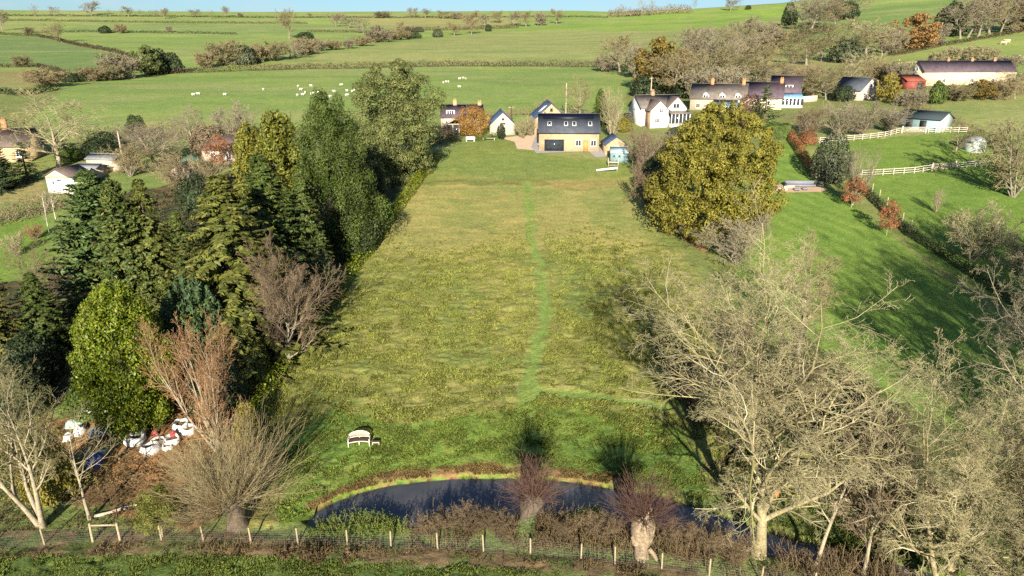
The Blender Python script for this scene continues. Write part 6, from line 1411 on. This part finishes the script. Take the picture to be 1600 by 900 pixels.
herd([(979 + 3.4 * i, 26 - .28 * i) for i in range(6)], COW, 'cow', 'black cow on the crest of the bright green hilltop, %s from the left', 'cow', 'black cattle on the hilltop', 1.3, blk, 7)
# ---------------------------------------------------------------- growth nobody could count
def inside(poly, n, rng):
    P = np.array(gpoly(poly)); lo, hi = P.min(0), P.max(0); q = lo + (hi - lo) * rng.rand(n * 4, 2)
    return q[pip(q[:, 0], q[:, 1], [tuple(v) for v in P])][:n]
def undergrowth(name, poly, n, h, leafm, stemm, label, seed, L=.12, lp=14, w=.16, kind='stuff'):
    """stems with leaves scattered in a patch"""
    rng = rs(seed); q = inside(poly, n, rng); q = q[fbm(q[:, 0] / 1.1, q[:, 1] / 1.1, seed, 2) > .46]; n = len(q)
    st = np.concatenate([q, T(q[:, 0], q[:, 1])[:, None] - .08], 1); ins = pip(st[:, 0], st[:, 1], POND); st = st[~ins]; n = len(st)
    if n < 5: return
    ln = h * (.35 + .9 * rng.rand(n)) * (.5 + fbm(st[:, 0] / 2, st[:, 1] / 2, seed + 1, 2))
    P = path(st, nrm(np.array([0, 0, 1.]) + .45 * rng.normal(size=(n, 3))), ln, 4, .18, -.05, rng)
    o = st.mean(0); b = MB(); b.tubes(P - o, taper(np.full(n, .016), np.full(n, .008), 4), 3, 1)
    bs, dr, r, t = sprout(P, np.ones((n, 4)) * .01, lp, .15, 1.0, 60, 20, rng)
    C = bs + dr * w * rng.rand(len(bs), 1); C[:, 2] = np.maximum(C[:, 2], T(C[:, 0], C[:, 1]) + .02)
    m = len(C); b.leaves(C - o, rng.normal(size=(m, 3)) + [0, 0, .6], L * (.5 + .9 * rng.rand(m)), L * .55 * (.5 + .9 * rng.rand(m)), rng)
    ob = b.build(name, [M[leafm], M[stemm]]); ob.location = tuple(o); tag(ob, label, 'undergrowth', kind=kind)
undergrowth('undergrowth', [(640, 846), (660, 822), (700, 806), (760, 800), (830, 806), (900, 806), (960, 816), (1010, 826), (1080, 836), (1150, 850), (1150, 884), (1000, 868), (900, 862), (760, 856)], 4200, 1.1, 'lf_bramble', 'tw_bramble', 'brown bramble and dead stems along the near pond bank', 301, .085, 10)
undergrowth('undergrowth', [(1040, 832), (1150, 838), (1300, 870), (1420, 900), (1420, 960), (1200, 930), (1060, 880)], 3200, 1.3, 'lf_bramble', 'tw_bramble', 'brown dead stems under the giant bare tree', 302, .085, 9)
undergrowth('undergrowth', [(-80, 862), (60, 858), (400, 850), (640, 854), (860, 868), (1010, 884), (1010, 905), (860, 888), (640, 872), (520, 878), (430, 870), (300, 866), (-80, 880)], 2300, .55, 'lf_bramble', 'tw_bramble', 'brown bramble along the wire fence', 303, .10, 12)
undergrowth('undergrowth', [(430, 858), (560, 866), (540, 884), (440, 880)], 500, .6, 'lf_bramble', 'tw_bramble', 'dark brown bramble mound in front of the fence left of the pond', 304, .12, 16)
undergrowth('undergrowth', [(478, 838), (510, 820), (560, 812), (618, 814), (636, 832), (560, 842)], 900, .95, 'lf_fern', 'tw_olive', 'green and yellow reeds on the near left pond bank', 305, .11, 18)
undergrowth('undergrowth', [(870, 800), (905, 790), (950, 806), (960, 822), (890, 818)], 420, .8, 'lf_fern', 'tw_olive', 'green reeds on the pond bank between the two pollards', 306, .11, 16)
undergrowth('undergrowth', [(-60, 790), (60, 760), (160, 740), (300, 730), (400, 760), (420, 815), (300, 836), (100, 836), (-60, 836)], 1700, .55, 'lf_bramble', 'tw_bramble', 'dry brown undergrowth behind the fence on the left', 307, .11, 10)
undergrowth('undergrowth', [(-60, 640), (60, 640), (120, 700), (160, 760), (40, 790), (-60, 780)], 900, .8, 'lf_yellow', 'tw_tan', 'yellowing undergrowth beneath the two trunked tree', 308, .14, 12)
undergrowth('undergrowth', [(280, 690), (400, 660), (440, 720), (430, 800), (330, 800)], 900, .7, 'lf_bramble', 'tw_tan', 'dry stems round the broad pollard willow', 309, .10, 9)
undergrowth('undergrowth', [(1060, 560), (1130, 560), (1180, 690), (1160, 800), (1100, 760)], 700, 1.0, 'lf_bramble', 'tw_brown', 'brown scrub along the right edge of the meadow', 310, .16, 12)
undergrowth('undergrowth', [(1220, 640), (1400, 660), (1450, 800), (1440, 880), (1340, 860), (1330, 740), (1240, 700)], 1300, .9, 'lf_bramble', 'tw_brown', 'brown scrub under the big bare trees on the right', 311, .14, 11)
undergrowth('fallen_leaves', [(120, 640), (330, 640), (330, 740), (240, 770), (130, 740)], 500, .12, 'lf_litter', 'tw_bramble', 'fallen leaves on the bare earth round the white sacks', 312, .16, 16, .9)
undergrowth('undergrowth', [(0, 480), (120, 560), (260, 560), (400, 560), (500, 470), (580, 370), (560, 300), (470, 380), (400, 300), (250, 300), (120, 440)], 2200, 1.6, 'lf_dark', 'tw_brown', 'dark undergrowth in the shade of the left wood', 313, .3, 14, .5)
def turf(name, poly, n, h, leafm, label, seed, w=.024, keep=None, fade=None):
    """tufts of long grass: bent blades leaning from a common root"""
    rng = rs(seed); q = inside(poly, n, rng)
    q = q[~pip(q[:, 0], q[:, 1], POND)]; d = polydist(q[:, 0], q[:, 1], POND, True); q = q[d > .3]
    if keep is not None: q = q[keep(q, rng)]
    q = q[fbm(q[:, 0] / 1.1, q[:, 1] / .9, seed + 9, 3) > .41]
    if fade: q = q[rng.rand(len(q)) > smooth(fade[0], fade[1], q[:, 1] + 14 * (fbm(q[:, 0] / 9, q[:, 1] / 9, seed + 5, 3) - .5))]
    n = len(q); k = 7
    c = np.repeat(q, k, 0); c = c + rng.normal(size=c.shape) * .05; g = T(c[:, 0], c[:, 1]) - .02
    hh = h * np.repeat(.5 + .9 * fbm(q[:, 0] / 1.3, q[:, 1] / 1.3, seed, 3), k) * (.5 + .8 * rng.rand(n * k)); a = rng.rand(n * k) * 6.283; ln = hh * (.25 + .8 * rng.rand(n * k))
    dx = np.stack([np.cos(a), np.sin(a)], -1); sd = np.stack([-dx[:, 1], dx[:, 0]], -1) * w
    o = np.array([*q.mean(0), 0]); z3 = lambda xy, z: np.concatenate([xy, z[:, None]], 1) - o
    V = np.stack([z3(c - sd, g), z3(c + sd, g), z3(c + dx * (ln * .45)[:, None] + sd * .8, g + hh * .75), z3(c + dx * ln[:, None], g + hh)], 1)
    b = MB().add(V.reshape(-1, 3), np.arange(4 * n * k).reshape(-1, 4)); ob = b.build(name, M[leafm]); ob.location = tuple(o); tag(ob, label, 'grass', kind='stuff')
M['gr_meadow'] = leaf('meadow_grass', (.075, .105, .018), (.15, .185, .034), (.21, .23, .048), (.29, .27, .082), trans=.25, rough=.7)
M['gr_lush'] = leaf('lush_grass', (.07, .115, .018), (.125, .18, .028), (.21, .23, .045), trans=.25, rough=.7)
M['gr_dark'] = leaf('verge_grass', (.045, .08, .014), (.09, .135, .022), (.15, .17, .035), trans=.25, rough=.7)  # darker grass for under the right trees, shade put into the blade colour
M['gr_verge'] = leaf('near_verge_grass', (.05, .09, .015), (.11, .16, .025), (.19, .20, .045), trans=.25, rough=.7)
M['gr_rust'] = leaf('rusty_bank_grass', (.17, .105, .045), (.25, .155, .06), (.17, .165, .045), trans=.25, rough=.7)
BANK = [p for n, p, c, a in REG if n == 'bank'][0]
turf('grass', [(410, 690), (440, 600), (530, 480), (610, 350), (860, 340), (1030, 360), (1120, 560), (1130, 720), (1040, 700), (900, 640), (850, 640), (840, 680), (800, 680), (800, 640), (620, 668), (520, 640), (430, 700)], 110000, .25, 'gr_meadow', 'long tussocky meadow grass', 321, fade=(62, 98),
     keep=lambda q, r: (polydist(q[:, 0], q[:, 1], gpoly([(836, 350), (845, 430), (852, 490), (834, 560), (820, 620), (820, 690)])) > 1.0) & (polydist(q[:, 0], q[:, 1], gpoly([(838, 609), (900, 617), (990, 628), (1056, 642)])) > .6))
turf('grass', [(430, 700), (520, 640), (620, 668), (800, 640), (840, 626), (1060, 668), (1120, 790), (1000, 770), (850, 746), (620, 756), (480, 806), (420, 830)], 20000, .19, 'gr_lush', 'lush green grass between the meadow and the pond', 322, keep=lambda q, r: ~pip(q[:, 0], q[:, 1], gpoly(BANK)))
turf('grass', [(-100, 872), (430, 872), (640, 880), (900, 898), (1080, 912), (1080, 960), (-100, 960)], 20000, .18, 'gr_verge', 'green grass in front of the wire fence', 323)
turf('grass', BANK, 5200, .17, 'gr_rust', 'rusty grass on the far pond bank', 324)
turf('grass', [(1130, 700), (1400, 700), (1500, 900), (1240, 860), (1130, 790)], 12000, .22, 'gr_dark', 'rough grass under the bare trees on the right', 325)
